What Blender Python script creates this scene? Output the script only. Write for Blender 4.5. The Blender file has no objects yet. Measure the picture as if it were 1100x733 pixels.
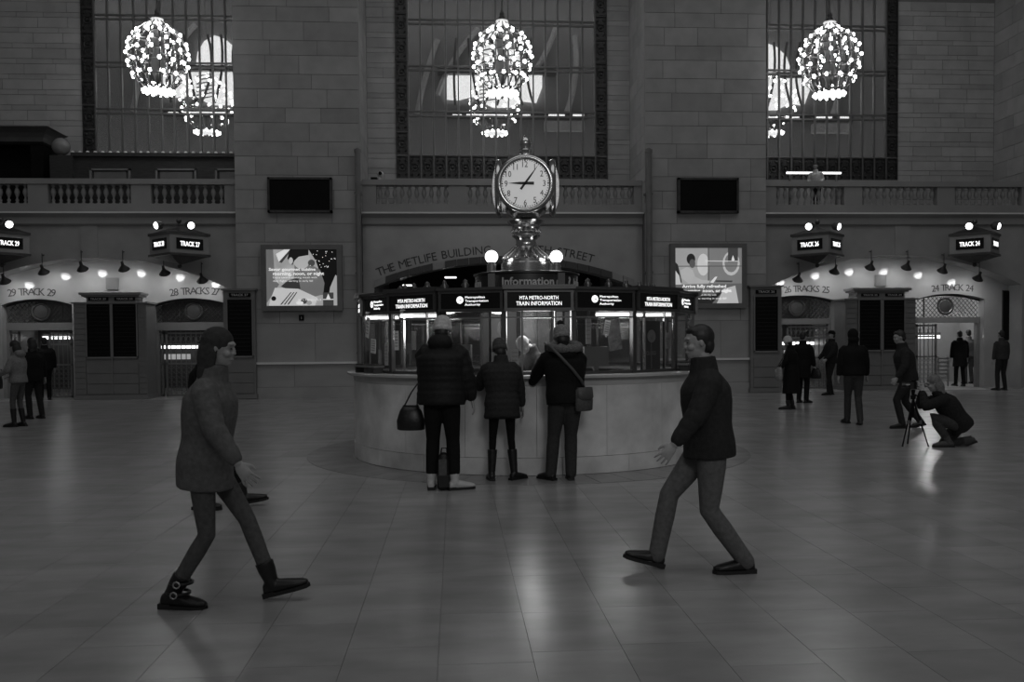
import bpy, bmesh, math, random
from mathutils import Vector, Matrix, Euler
random.seed(7)
R = math.radians
SC = bpy.context.scene
COL = SC.collection

# ------------------------------------------------------------------ camera
F = 940.0; CAMZ = 1.53
YAW, PITCH, ROLL = 3.7, -1.6, -0.47
SHIFT = F*math.tan(R(-PITCH))/1100.0
cam_d = bpy.data.cameras.new('camera'); cam = bpy.data.objects.new('camera', cam_d); COL.objects.link(cam)
cam_d.sensor_width = 36; cam_d.lens = 36*F/1100; cam_d.shift_y = SHIFT; cam_d.clip_end = 300
CROT = Matrix.Rotation(R(-YAW), 3, 'Z') @ Matrix.Rotation(R(90+PITCH), 3, 'X') @ Matrix.Rotation(R(ROLL), 3, 'Z')
CAM = Vector((0, 0, CAMZ))
cam.matrix_world = Matrix.Translation(CAM) @ CROT.to_4x4()
SC.camera = cam

# ------------------------------------------------------------------ world, lights, exposure
w = bpy.data.worlds.new('hall_ambient'); SC.world = w; w.use_nodes = True
w.node_tree.nodes['Background'].inputs[0].default_value = (.5, .5, .5, 1)
w.node_tree.nodes['Background'].inputs[1].default_value = 0.092
def area(name, loc, target, sx, sy, e):
    d = bpy.data.lights.new(name, 'AREA'); d.shape = 'RECTANGLE'; d.size = sx; d.size_y = sy; d.energy = e
    o = bpy.data.objects.new(name, d); COL.objects.link(o); o.location = loc
    o.rotation_euler = (Vector(target)-Vector(loc)).to_track_quat('-Z', 'Y').to_euler()
    return o
area('vault_light', (2, 6, 24), (2, 8, 0), 30, 16, 850)           # glow of the lit vault high over the hall
area('gallery_light', (3, -12, 11), (2, 26, 5), 34, 4, 250)        # lamp row of the opposite gallery
def point(name, loc, e, r=.1):
    d = bpy.data.lights.new(name, 'POINT'); d.energy = e; d.shadow_soft_size = r
    o = bpy.data.objects.new(name, d); COL.objects.link(o); o.location = loc; return o
def spot(name, loc, target, e, ang, blend=.6, r=.08):
    d = bpy.data.lights.new(name, 'SPOT'); d.energy = e; d.spot_size = R(ang); d.spot_blend = blend; d.shadow_soft_size = r
    o = bpy.data.objects.new(name, d); COL.objects.link(o); o.location = loc
    o.rotation_euler = (Vector(target)-Vector(loc)).to_track_quat('-Z', 'Y').to_euler(); return o
spot('booth_fill_spot', (2, -10, 10), (2.2, 11.5, .8), 1300, 34, .9, 2.0)   # added, unseen spot that brightens the booth
SC.view_settings.view_transform = 'Standard'; SC.view_settings.look = 'None'
SC.view_settings.exposure = 0; SC.view_settings.gamma = 1; SC.view_settings.use_curve_mapping = False
SC.cycles.use_denoising = True
SC.cycles.max_bounces = 6; SC.cycles.transparent_max_bounces = 16
SC.cycles.sample_clamp_indirect = 3

# ------------------------------------------------------------------ pixel -> place
CX, CY = 550.0, 366.5 + SHIFT*1100
def ray(px, py): return CROT @ Vector(((px-CX)/F, -(py-CY)/F, -1))
def at(px, py, Y):
    d = ray(px, py); return CAM + d*((Y-CAM.y)/d.y)
def fl(px, py, z=0.0):
    d = ray(px, py); return CAM + d*((z-CAM.z)/d.z)
def dep(px, py, depth): return CAM + ray(px, py)*depth

# ------------------------------------------------------------------ materials (black and white hall: neutral greys)
MATS = {}
def mat(name, g, rough=.6, metal=0, var=.12, scale=3.0, bump=0, emit=0, rnd=0.0, spec=.5, detail=6, streak=None):
    if name in MATS: return MATS[name]
    m = bpy.data.materials.new(name); m.use_nodes = True; MATS[name] = m
    nt = m.node_tree; N = nt.nodes; L = nt.links; b = N['Principled BSDF']
    b.inputs['Roughness'].default_value = rough; b.inputs['Metallic'].default_value = metal
    b.inputs['Specular IOR Level'].default_value = spec
    tc = N.new('ShaderNodeTexCoord'); nz = N.new('ShaderNodeTexNoise'); nz.inputs['Scale'].default_value = scale
    nz.inputs['Detail'].default_value = detail
    src = tc.outputs['Object']
    if streak or rnd:
        geo = N.new('ShaderNodeNewGeometry'); src = geo.outputs['Position']
    if streak:
        mp = N.new('ShaderNodeMapping'); mp.inputs['Scale'].default_value = streak
        L.new(src, mp.inputs['Vector']); src = mp.outputs['Vector']
    L.new(src, nz.inputs['Vector'])
    cr = N.new('ShaderNodeValToRGB'); L.new(nz.outputs['Fac'], cr.inputs['Fac'])
    lo, hi = max(0, g*(1-var)), g*(1+var)
    cr.color_ramp.elements[0].position = .3; cr.color_ramp.elements[1].position = .7
    cr.color_ramp.elements[0].color = (lo, lo, lo, 1); cr.color_ramp.elements[1].color = (hi, hi, hi, 1)
    out = cr.outputs['Color']
    if rnd:
        oi = N.new('ShaderNodeObjectInfo'); geo2 = N.new('ShaderNodeNewGeometry')
        ad = N.new('ShaderNodeMath'); ad.operation = 'ADD'
        L.new(oi.outputs['Random'], ad.inputs[0]); L.new(geo2.outputs['Random Per Island'], ad.inputs[1])
        fr = N.new('ShaderNodeMath'); fr.operation = 'FRACT'; L.new(ad.outputs[0], fr.inputs[0])
        mr = N.new('ShaderNodeMapRange'); mr.inputs['To Min'].default_value = 1-rnd; mr.inputs['To Max'].default_value = 1+rnd
        L.new(fr.outputs[0], mr.inputs['Value'])
        mx = N.new('ShaderNodeVectorMath'); mx.operation = 'SCALE'
        L.new(out, mx.inputs[0]); L.new(mr.outputs['Result'], mx.inputs['Scale']); out = mx.outputs[0]
    L.new(out, b.inputs['Base Color'])
    if bump:
        bp = N.new('ShaderNodeBump'); bp.inputs['Strength'].default_value = bump; bp.inputs['Distance'].default_value = .02
        L.new(nz.outputs['Fac'], bp.inputs['Height']); L.new(bp.outputs['Normal'], b.inputs['Normal'])
    if emit:
        L.new(out, b.inputs['Emission Color']); b.inputs['Emission Strength'].default_value = emit
    return m
def glass(name, refl, tint, rough=.02):
    m = bpy.data.materials.new(name); m.use_nodes = True; MATS[name] = m
    nt = m.node_tree; N = nt.nodes; L = nt.links; N.remove(N['Principled BSDF'])
    t = N.new('ShaderNodeBsdfTransparent'); t.inputs[0].default_value = (tint, tint, tint, 1)
    g = N.new('ShaderNodeBsdfGlossy'); g.inputs['Roughness'].default_value = rough; g.inputs[0].default_value = (.9, .9, .9, 1)
    nz = N.new('ShaderNodeTexNoise'); nz.inputs['Scale'].default_value = .8
    bp = N.new('ShaderNodeBump'); bp.inputs['Strength'].default_value = .02; L.new(nz.outputs['Fac'], bp.inputs['Height']); L.new(bp.outputs['Normal'], g.inputs['Normal'])
    mx = N.new('ShaderNodeMixShader'); mx.inputs[0].default_value = refl
    L.new(t.outputs[0], mx.inputs[1]); L.new(g.outputs[0], mx.inputs[2])
    L.new(mx.outputs[0], N['Material Output'].inputs['Surface']); return m
def glow(name, s, g=1.0):
    return mat(name, g*.8, rough=.4, var=.02, emit=s)
STONE = mat('limestone_block', .41, .75, var=.10, scale=2.2, rnd=.11, bump=.15, spec=.3)
JOINT = mat('stone_joint', .20, .9, var=.1)
SMOOTH = mat('smooth_limestone', .33, .55, var=.07, scale=1.5, spec=.35)
POLISH = mat('polished_marble_wall', .40, .18, var=.10, scale=1.6, detail=9)
TYMP = mat('polished_pale_marble', .42, .07, var=.10, scale=1.3, detail=9)
TILE = mat('marble_floor_tile', .33, .24, var=.16, scale=1.7, rnd=.085, detail=10, streak=(1, 2.2, 1))
TILEJ = mat('floor_joint', .24, .45)
RING = mat('ring_inlay_marble', .245, .25, var=.15)
BOOTHM = mat('booth_marble', .72, .28, var=.24, scale=2.6, detail=12, bump=.05)
LEDGE = mat('counter_marble', .50, .18, var=.1)
BRASS = mat('brass', .62, .20, 1, var=.08)
DBRASS = mat('dark_brass', .16, .35, .9, var=.15)
BRONZE = mat('dark_bronze', .075, .45, .6, var=.25, scale=8)
HIGHLIGHT = mat('fillet_highlight', .85, .3, var=.05)  # edge highlight painted in as a near-white colour
IRON = mat('window_iron', .15, .5, .4, var=.2)
ORN = mat('bronze_ornament', .07, .42, .7, var=.3, scale=14)
BLACK = mat('black_panel', .006, .6, var=.2, spec=.15)
BLACKG = mat('black_sign_glass', .006, .25, var=.1)
CAB = mat('cabinet_grey', .23, .4, var=.06)
CABD = mat('cabinet_slat', .21, .4, var=.06)
LETTER = mat('incised_letter', .05, .6)
DARKWOOD = mat('dark_wood', .045, .4, var=.3, scale=5, streak=(1, 1, 6))
SIGNB = mat('sign_case', .34, .45, var=.06)
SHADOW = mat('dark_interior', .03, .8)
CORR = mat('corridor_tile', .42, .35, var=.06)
PAPER = mat('paper', .75, .8, var=.05)
SILVER = mat('aluminium', .5, .3, .9, var=.05)
PLASTIC = mat('grey_plastic', .12, .4)
SKIN = mat('skin', .36, .55, var=.06, scale=20)
HAIR = mat('dark_hair', .02, .5, var=.4, scale=40)
HAIRL = mat('fair_hair', .16, .5, var=.35, scale=40)
RUBBER = mat('black_rubber', .012, .6)
LEATHER = mat('black_leather', .012, .38, var=.3, scale=25, bump=.2)
def cloth(name, g, rough=.85): return mat(name, g, rough, var=.18, scale=35, bump=.25, spec=.2)
PUFF = cloth('black_nylon', .016, .6); CO1 = cloth('charcoal_wool', .022); JEAN = cloth('jeans', .045); BLK = cloth('black_cloth', .009)
GREYC = cloth('mid_grey_cloth', .10); PALEC = cloth('pale_cloth', .32); DKG = cloth('dark_grey_cloth', .03); WHITEC = cloth('white_knit', .55)
FUR = mat('fur_trim', .14, .9, var=.4, scale=60, bump=.4); KNIT = mat('grey_knit', .22, .9, var=.35, scale=50, bump=.3)
WBOOT = mat('white_boot', .55, .6, var=.1); 
BULB = glow('bulb_glow', 16.0); BOWL = glow('lamp_bowl_glow', 3.0); GLOBE = glow('globe_glow', 4.5)
TUBE = glow('fluorescent_glow', 3.0); LED = glow('sign_letter_glow', 1.7); OPAL = glow('clock_opal', .42, .9); OPALS = glow('clock_opal_side', .40, .9)
LAMPIN = glow('lamp_inner_glow', 14.0); FLOOD = glow('flood_lamp_glow', 5.0)
WGLASS = glass('window_glass', .26, .75); BGLASS = glass('booth_glass', .10, .92)

# ------------------------------------------------------------------ mesh helpers
WM = {}                                             # world matrices of parents
class MB:
    def __init__(s): s.v = []; s.f = []
    def add(s, vs, fs):
        o = len(s.v); s.v += [tuple(p) for p in vs]; s.f += [tuple(i+o for i in f) for f in fs]; return s
    def box(s, x0, x1, y0, y1, z0, z1):
        vs = [(x, y, z) for x in (x0, x1) for y in (y0, y1) for z in (z0, z1)]
        return s.add(vs, [(0, 1, 3, 2), (4, 6, 7, 5), (0, 4, 5, 1), (2, 3, 7, 6), (0, 2, 6, 4), (1, 5, 7, 3)])
    def obox(s, c, ax, ay, az):                      # oriented box: centre + three half vectors
        c = Vector(c); vs = [c+ax*i+ay*j+az*k for i in (-1, 1) for j in (-1, 1) for k in (-1, 1)]
        return s.add(vs, [(0, 1, 3, 2), (4, 6, 7, 5), (0, 4, 5, 1), (2, 3, 7, 6), (0, 2, 6, 4), (1, 5, 7, 3)])
    def prism(s, poly, y0, y1):                      # (x,z) polygon extruded in y
        n = len(poly); vs = [(x, y0, z) for x, z in poly]+[(x, y1, z) for x, z in poly]
        return s.add(vs, [tuple(range(n)), tuple(range(2*n-1, n-1, -1))]+[(i, i+n, (i+1) % n+n, (i+1) % n) for i in range(n)])
    def plan(s, poly, z0, z1):                       # (x,y) polygon extruded in z
        n = len(poly); vs = [(x, y, z0) for x, y in poly]+[(x, y, z1) for x, y in poly]
        return s.add(vs, [tuple(range(n-1, -1, -1)), tuple(range(n, 2*n))]+[(i, (i+1) % n, (i+1) % n+n, i+n) for i in range(n)])
    def lathe(s, prof, c=(0, 0, 0), n=24, a0=0, a1=360):
        full = abs(a1-a0) > 359; m = n if full else n+1; c = Vector(c); vs = []
        for r, z in prof:
            for i in range(m):
                a = R(a0+(a1-a0)*i/n); vs.append((c.x+r*math.cos(a), c.y+r*math.sin(a), c.z+z))
        fs = []
        for j in range(len(prof)-1):
            for i in range(n if full else n):
                k = (i+1) % m if full else i+1
                fs.append((j*m+i, j*m+k, (j+1)*m+k, (j+1)*m+i))
        if full:
            if prof[0][0] > 1e-4: fs.append(tuple(range(m-1, -1, -1)))
            if prof[-1][0] > 1e-4: fs.append(tuple((len(prof)-1)*m+i for i in range(m)))
        return s.add(vs, fs)
    def loft(s, rings, n=14):                        # closed: rings (centre, ax, ay)
        vs = []; m = len(rings)
        for c, ax, ay in rings:
            for i in range(n):
                a = 2*math.pi*i/n; vs.append(Vector(c)+ax*math.cos(a)+ay*math.sin(a))
        fs = [(j*n+i, j*n+(i+1) % n, (j+1)*n+(i+1) % n, (j+1)*n+i) for j in range(m-1) for i in range(n)]
        fs += [tuple(range(n-1, -1, -1)), tuple((m-1)*n+i for i in range(n))]
        return s.add(vs, fs)
    def tube(s, pts, r, n=10, round_=False, closed=False):
        pts = [Vector(p) for p in pts]; k = len(pts); rs = list(r) if isinstance(r, (list, tuple)) else [r]*k
        if round_:
            d0 = (pts[0]-pts[1]).normalized(); d1 = (pts[-1]-pts[-2]).normalized()
            pts = [pts[0]+d0*rs[0]*.85, pts[0]+d0*rs[0]*.5]+pts+[pts[-1]+d1*rs[-1]*.5, pts[-1]+d1*rs[-1]*.85]
            rs = [rs[0]*.45, rs[0]*.85]+rs+[rs[-1]*.85, rs[-1]*.45]; k = len(pts)
        rings = []; prev = None
        for i in range(k):
            if closed: t = pts[(i+1) % k]-pts[i-1]
            else: t = pts[min(i+1, k-1)]-pts[max(i-1, 0)]
            t.normalize()
            if prev is None: prev = t.orthogonal().normalized()
            u = (prev-t*prev.dot(t))
            u = u.normalized() if u.length > 1e-6 else t.orthogonal().normalized()
            prev = u; rings.append((pts[i], u*rs[i], t.cross(u)*rs[i]))
        if closed:
            vs = [c+ax*math.cos(2*math.pi*i/n)+ay*math.sin(2*math.pi*i/n) for c, ax, ay in rings for i in range(n)]
            return s.add(vs, [(j*n+i, j*n+(i+1) % n, ((j+1) % k)*n+(i+1) % n, ((j+1) % k)*n+i) for j in range(k) for i in range(n)])
        return s.loft(rings, n)
    def ell(s, c, rx, ry=None, rz=None, rot=None, nu=14, nv=9):
        ry = rx if ry is None else ry; rz = rx if rz is None else rz; c = Vector(c); vs = []
        for j in range(1, nv):
            t = math.pi*j/nv
            for i in range(nu):
                a = 2*math.pi*i/nu; p = Vector((rx*math.sin(t)*math.cos(a), ry*math.sin(t)*math.sin(a), rz*math.cos(t)))
                vs.append(c+(rot @ p if rot else p))
        tp = Vector((0, 0, rz)); bt = Vector((0, 0, -rz)); vs += [c+(rot @ tp if rot else tp), c+(rot @ bt if rot else bt)]
        T = len(vs)-2; fs = [(j*nu+i, (j+1)*nu+i, (j+1)*nu+(i+1) % nu, j*nu+(i+1) % nu) for j in range(nv-2) for i in range(nu)]
        fs += [(T, i, (i+1) % nu) for i in range(nu)]+[(T+1, (nv-2)*nu+(i+1) % nu, (nv-2)*nu+i) for i in range(nu)]
        return s.add(vs, fs)
    def mesh(s, name, inv=None, smooth=False):
        me = bpy.data.meshes.new(name); vs = [inv @ Vector(p) for p in s.v] if inv else s.v
        me.from_pydata(vs, [], s.f)
        bm = bmesh.new(); bm.from_mesh(me); bmesh.ops.recalc_face_normals(bm, faces=bm.faces); bm.to_mesh(me); bm.free()
        if smooth:
            me.polygons.foreach_set('use_smooth', [True]*len(me.polygons))
            if smooth == 'auto':
                me.set_sharp_from_angle(angle=R(40))
        return me
    def build(s, name, m, parent=None, smooth=False, local=False, **kw):
        inv = None
        if parent is not None and not local: inv = WM[parent].inverted()
        return put(name, s.mesh(name, inv, smooth), m, parent, Matrix.Identity(4), **kw)
def put(name, me, m, parent=None, mtx=None, kind=None, label=None, cat=None, group=None):
    """link one mesh object; mtx is relative to its parent"""
    o = bpy.data.objects.new(name, me); COL.objects.link(o)
    if m is not None and not me.materials: me.materials.append(m)
    if parent is not None: o.parent = parent
    if mtx is not None: o.matrix_basis = mtx
    WM[o] = (WM[parent] if parent is not None else Matrix.Identity(4)) @ (mtx or Matrix.Identity(4))
    if kind: o['kind'] = kind
    if label: o['label'] = label
    if cat: o['category'] = cat
    if group: o['group'] = group
    return o
def thing(name, label, cat, loc=(0, 0, 0), rz=0, group=None, kind=None):
    o = bpy.data.objects.new(name, None); COL.objects.link(o); o.empty_display_size = .1
    m = Matrix.Translation(Vector(loc)) @ Matrix.Rotation(rz, 4, 'Z'); o.matrix_basis = m; WM[o] = m
    if label: o['label'] = label
    if cat: o['category'] = cat
    if group: o['group'] = group
    if kind: o['kind'] = kind
    return o
def inst(name, me, parent, world):                   # shared mesh placed by world matrix
    return put(name, me, None, parent, WM[parent].inverted() @ world)
def struct(name, mb, m, label=None, smooth=False):
    return mb.build(name, m, None, smooth, kind='structure', label=label)
def TR(x, y, z): return Matrix.Translation((x, y, z))
def SCL(x, y, z): return Matrix.Diagonal((x, y, z, 1))
def unit_box(name, m):
    me = MB().box(0, 1, 0, 1, 0, 1).mesh(name); me.materials.append(m); return me
def arc3(xa, xb, zs, za, n=16):
    """points of a segmental arch from (xa,zs) over apex za to (xb,zs)"""
    h = za-zs; c = (xb-xa)/2; rad = (c*c+h*h)/(2*h); xm = (xa+xb)/2; zc = za-rad; a = math.asin(min(1, c/rad))
    return [(xm+rad*math.sin(t), zc+rad*math.cos(t)) for t in [-a+2*a*i/n for i in range(n+1)]]
def strip(mb, pts, w, y0, y1):                       # band along a polyline in xz, thickness w upward
    for (xa, za), (xb, zb) in zip(pts[:-1], pts[1:]): mb.prism([(xa, za), (xb, zb), (xb, zb+w), (xa, za+w)], y0, y1)

# ------------------------------------------------------------------ lettering
TX = {}
def text_mesh_data(strings):
    obs = []
    for t, bold in strings:
        c = bpy.data.curves.new('lettering', 'FONT'); c.body = t; c.size = 1; c.extrude = .02; c.resolution_u = 2
        c.offset = .022 if bold else 0.0
        o = bpy.data.objects.new('lettering', c); COL.objects.link(o); obs.append((t, bold, o))
    dg = bpy.context.evaluated_depsgraph_get(); dg.update()
    for t, bold, o in obs:
        me = bpy.data.meshes.new_from_object(o.evaluated_get(dg))
        xs = [v.co.x for v in me.vertices]; x0, x1 = min(xs), max(xs)
        TX[t] = ([(v.co.x-(x0+x1)/2, v.co.y-.345, v.co.z) for v in me.vertices], [tuple(p.vertices) for p in me.polygons], x1-x0)
        bpy.data.meshes.remove(me)
    for t, bold, o in obs:
        c = o.data; bpy.data.objects.remove(o); bpy.data.curves.remove(c)
NUMS = [str(i) for i in range(1, 13)]
SIGN1, SIGN2 = 'MTA METRO-NORTH', 'TRAIN INFORMATION'
AUTH = ['Metropolitan', 'Transportation', 'Authority']
POST1 = ['Savor gourmet cuisine', 'morning, noon, or night', 'Enjoy award-winning meals with', 'daily flights starting in early fall', 'See it. Believe it. Fly it.']
POST2 = ['Arrive fully refreshed', 'morning, noon, or night', 'Your comfort in the sky with', 'daily flights starting in early fall']
TRK = ['TRACK 24', 'TRACK 25', 'TRACK 26', 'TRACK 27', 'TRACK 28', 'TRACK 29']
text_mesh_data([(t, True) for t in ['Information', 'CLOSED']+POST1[:2]+POST2[:2]+TRK+['i', '?', 'm']]
               + [(t, False) for t in NUMS+[SIGN1, SIGN2]+AUTH+POST1[2:]+[q for q in POST2[2:] if q not in POST1]]+[(ch, False) for ch in set('THEMLIFBUDNG45SRACK26789') if ch not in NUMS and ch not in ('i', '?', 'm')])
def text(t, name, m, parent, c, right, up, h=None, width=None, depth=.004, hs=1.0):
    vs, fs, w = TX[t]; right = Vector(right).normalized(); up = Vector(up).normalized(); nrm = right.cross(up)
    if h is None: h = width/w*.7
    k = h/.7; kx = width/w if width else k*hs
    mb = MB(); mb.add([Vector(c)+right*(x*kx)+up*(y*k)+nrm*(z/.02*depth) for x, y, z in vs], fs)
    return mb.build(name, m, parent)
# ================================================================== THE HALL
YP, YL, YT, YW, YB = 24.6, 24.95, 25.6, 26.7, 29.5
def zl(py, Y=YL, px=545): return at(px, py, Y).z
def xl(px, py=250, Y=YL): return at(px, py, Y).x
ZTOP = 13.6
PLx0, PLx1 = xl(253, 250, YP), xl(388, 250, YP)
PRx0, PRx1 = xl(693, 250, YP), xl(823, 250, YP)
PFx0 = xl(1114, 250, YP); PFx1 = PFx0+PRx1-PRx0
XL0 = xl(-150, 250, YL)                                # far left end of the left bay
BLOCK = unit_box('stone_block', STONE)
def ashlar(parent, o, u, n, w, z0, z1, course=.38, skip=None, wr=(.85, 1.6), joint=.012, proud=.015, alt=.12):
    """courses of blocks on a plane: o start, u along, n outward normal"""
    u = Vector(u); n = Vector(n); z = z0; k = 0
    while z < z1-.05:
        h = min(course*(1+alt if k % 2 else 1-alt), z1-z); x = 0.0; first = True
        while x < w-.02:
            bw = random.uniform(*wr)*(.55 if first and k % 2 else 1); first = False
            if w-x-bw < .35: bw = w-x
            if not (skip and skip(x, x+bw, z, z+h)):
                p = Vector(o)+u*(x+joint/2)-n*.03; p.z = z+joint/2
                m = Matrix.Identity(4); m.col[0][:3] = u*(bw-joint); m.col[1][:3] = n*(.03+proud); m.col[2][:3] = (0, 0, h-joint); m.col[3][:3] = p
                inst('stone_block', BLOCK, parent, m)
            x += bw
        z += h; k += 1

# floor -------------------------------------------------------------
floor = struct('floor', MB().box(-30, 34, -14, 33, -.3, -.006), TILEJ, 'polished marble floor of the hall')
BC = dep(566, 366, 12.26); BC.z = 0                    # booth centre
TO = (CAM-BC); TO.z = 0; TO.normalize(); RT = Vector((-TO.y, TO.x, 0))
BK = 1.026
def boothp(r, phi, z=0.0):
    r = r*BK; return BC+TO*(r*math.cos(R(phi)))+RT*(r*math.sin(R(phi)))+Vector((0, 0, z))
if (CROT.transposed() @ RT).x < 0: RT = -RT
tw, tl, gap = .455, .62, .0025
tiles = []
inv = CROT.transposed()
def project(p):
    q = inv @ (Vector(p)-CAM)
    return (CX+F*q.x/-q.z, CY-F*q.y/-q.z) if q.z < -.2 else None
xs0 = fl(471, 706).x
i0 = int((-22-xs0)/tw); i1 = int((26-xs0)/tw)
for i in range(i0, i1):
    x = xs0+i*tw; off = random.random()*tl
    y = 2.6+off*.9
    while y < YP-.05:
        L_ = min(tl*random.choice((.8, 1, 1, 1.25)), YP-y)
        c = Vector((x+tw/2, y+L_/2, 0)); p = project(c)
        if p and -550 < p[0] < 1650 and p[1] < 1100 and (c-BC).length > 2.2:
            tiles.append(((L_*tw)/(c-CAM).length**3*(1 if -20 < p[0] < 1120 and p[1] < 745 else .001), x, y, L_))
        y += L_
tiles.sort(reverse=True)
TILEM = MB().box(0, 1, 0, 1, -1, 0).mesh('tile'); TILEM.materials.append(TILE)
for a, x, y, L_ in tiles[:290]:
    inst('tile', TILEM, floor, TR(x+gap/2, y+gap/2, 0) @ SCL(tw-gap, L_-gap, .02))
far = MB()
for a, x, y, L_ in tiles[290:]: far.box(x+gap/2, x+tw-gap/2, y+gap/2, y+L_-gap/2, -.02, 0)
far.build('tile_field', TILE, floor, kind='stuff')
rg = MB(); 
for i in range(48):
    a0, a1 = 360*i/48+.12, 360*(i+1)/48-.12
    q = [boothp(2.36, a0), boothp(2.36, a1), boothp(2.95, a1), boothp(2.95, a0)]
    MB().add([p+Vector((0, 0, z)) for z in (-.004, .004) for p in q], [(0, 1, 2, 3), (7, 6, 5, 4), (0, 4, 5, 1), (1, 5, 6, 2), (2, 6, 7, 3), (3, 7, 4, 0)]).build('ring_stone', RING, floor)
MB().box(-24, 26, YP-.02, 33, -.02, .003).build('threshold_slab', SMOOTH, floor)

# piers -------------------------------------------------------------
zplinth, zmid, zup = zl(388, YP), zl(346, YP), zl(243, YP)
PANEL = unit_box('wall_slab', POLISH)
for nm, x0, x1 in (('wall_pier_left', PLx0, PLx1), ('wall_pier_right', PRx0, PRx1), ('wall_pier_far', PFx0, PFx1)):
    p = struct(nm, MB().box(x0+.015, x1-.015, YP+.015, YW+.4, 0, ZTOP), JOINT, 'tall limestone pier between the arched bays')
    ashlar(p, (x0, YP+.015, 0), (1, 0, 0), (0, -1, 0), x1-x0, zmid, ZTOP, .46)
    if nm != 'wall_pier_left': ashlar(p, (x0+.015, YP, 0), (0, 1, 0), (-1, 0, 0), YW-YP, zl(231), ZTOP, .46, wr=(.7, 1.3))
    if nm == 'wall_pier_left': ashlar(p, (x1-.015, YP, 0), (0, 1, 0), (1, 0, 0), YW-YP, zl(231), ZTOP, .46, wr=(.7, 1.3))
    for za, zb, cuts in ((.30, zplinth-.03, (0, .45, 1)), (zplinth+.03, zmid, (0, .62, 1))):
        for a, b in zip(cuts[:-1], cuts[1:]):
            inst('wall_slab', PANEL, p, TR(x0+(x1-x0)*a+.004, YP-.005, za+.004) @ SCL((x1-x0)*(b-a)-.008, .03, zb-za-.008))
    MB().box(x0-.02, x1+.02, YP-.06, YP+.05, 0, .30).build('plinth', POLISH, p)
    MB().prism([(x0, zplinth-.03), (x1, zplinth-.03), (x1, zplinth+.03), (x0, zplinth+.03)], YP-.10, YP+.05).build('ledge', HIGHLIGHT, p)  # bright ledge line put into the colour as a highlight

# balcony and the bay fronts -----------------------------------------
zcor, zrail0, zrail1, zop0, zop1 = zl(229.3), zl(199), zl(193.6), zl(219.5), zl(199.2)
bays = [('left', XL0, PLx0), ('centre', PLx1, PRx0), ('right', PRx1, PFx0)]
CHX = [at(170, 60, 24.4).x, at(540, 60, 24.4).x, at(891, 60, 24.4).x]
n_trim = 1
def arch_poly(x0, x1, ztop, notches):
    poly = [(x0, 0)]
    for xa, xb, zs, za in notches: poly += [(xa, 0)]+arc3(xa, xb, zs, za)+[(xb, 0)]
    return poly+[(x1, 0), (x1, ztop), (x0, ztop)]
archL = (xl(-41, 300), xl(243, 300), zl(309, YL, 243), zl(277, YL, 101))
archR = (xl(828, 300), xl(1098, 300), zl(306, YL, 1098), zl(274.5, YL, 958))
archC = (xl(402, 300), xl(681, 300), zl(309, YL, 405), zl(282.5, YL, 541))
zbay = zcor-.05
BAYW = {}
for (nm, x0, x1), ar, lab in zip(bays, (archL, archC, archR), ('over the tracks 29 to 27 arch', 'over the arch to the street passage', 'over the tracks 26 to 24 arch')):
    wl = struct('wall_bay_'+nm, MB().prism(arch_poly(x0, x1, zbay, [ar]), YL, YT if nm != 'centre' else YL+.5), POLISH, 'polished stone wall '+lab)
    BAYW[nm] = wl
    MB().box(x0, x1, YL-.06, YL+.02, zl(242.5), zbay).build('frieze', SMOOTH, wl)
    MB().box(x0, x1, YL-.10, YL+.02, zl(241.2), zl(240.2)).build('moulding', SMOOTH, wl)
MB().box(xl(87), xl(105), YL-.035, YL, zl(276), zl(242)).build('pilaster', POLISH, BAYW['left'])
MB().box(xl(961), xl(977), YL-.035, YL, zl(275), zl(242)).build('pilaster', POLISH, BAYW['right'])
for nm, x0, x1 in bays:
    t = struct('trim_%d' % n_trim, MB().prism([(x0, 0), (x1, 0), (x1, 1), (x0, 1)], 0, 1), SMOOTH, 'projecting stone cornice below the balcony'); n_trim += 1
    me = t.data; me.clear_geometry()
    mb = MB(); vs = []
    for x in (x0, x1): vs += [(x, YL+.02, zcor-.16), (x, YL-.07, zcor-.12), (x, YL-.17, zcor-.03), (x, YL-.17, zcor+.015), (x, YL+.02, zcor+.035)]
    mb.add(vs, [(0, 1, 2, 3, 4), (9, 8, 7, 6, 5)]+[(i, i+5, (i+1) % 5+5, (i+1) % 5) for i in range(5)])
    t.data = mb.mesh('cornice'); t.data.materials.append(SMOOTH)
    MB().box(x0, x1, YL-.185, YL-.165, zcor-.032, zcor+.012).build('fillet', HIGHLIGHT, t)  # thin lip whose colour paints the highlight along the cornice
    struct('trim_%d' % n_trim, MB().box(x0, x1, YL+.05, YW, zcor-.12, zcor+.1), SMOOTH, 'balcony floor slab'); n_trim += 1
bal = MB(); hb = zop1-zop0
bal.lathe([(.060, 0), (.060, .05*hb), (.030, .10*hb), (.052, .19*hb), (.024, .30*hb), (.030, .36*hb), (.060, .50*hb), (.072, .60*hb), (.055, .74*hb), (.028, .86*hb), (.045, .91*hb), (.055, .95*hb), (.055, hb)], n=10)
BAL = bal.mesh('baluster', None, True); BAL.materials.append(SMOOTH)
pan = {'left': [(-135, -70), (-52, 29.5), (51, 140.5), (162, 241)], 'centre': [(404, 483), (501, 583), (604, 681)], 'right': [(834, 907), (926.5, 1007), (1026, 1098)]}
blab = {'left': 'stone balustrade of the left balcony below the dark bar counter', 'centre': 'stone balustrade of the centre balcony right behind the clock', 'right': 'stone balustrade of the right balcony with the leaning person'}
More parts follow.
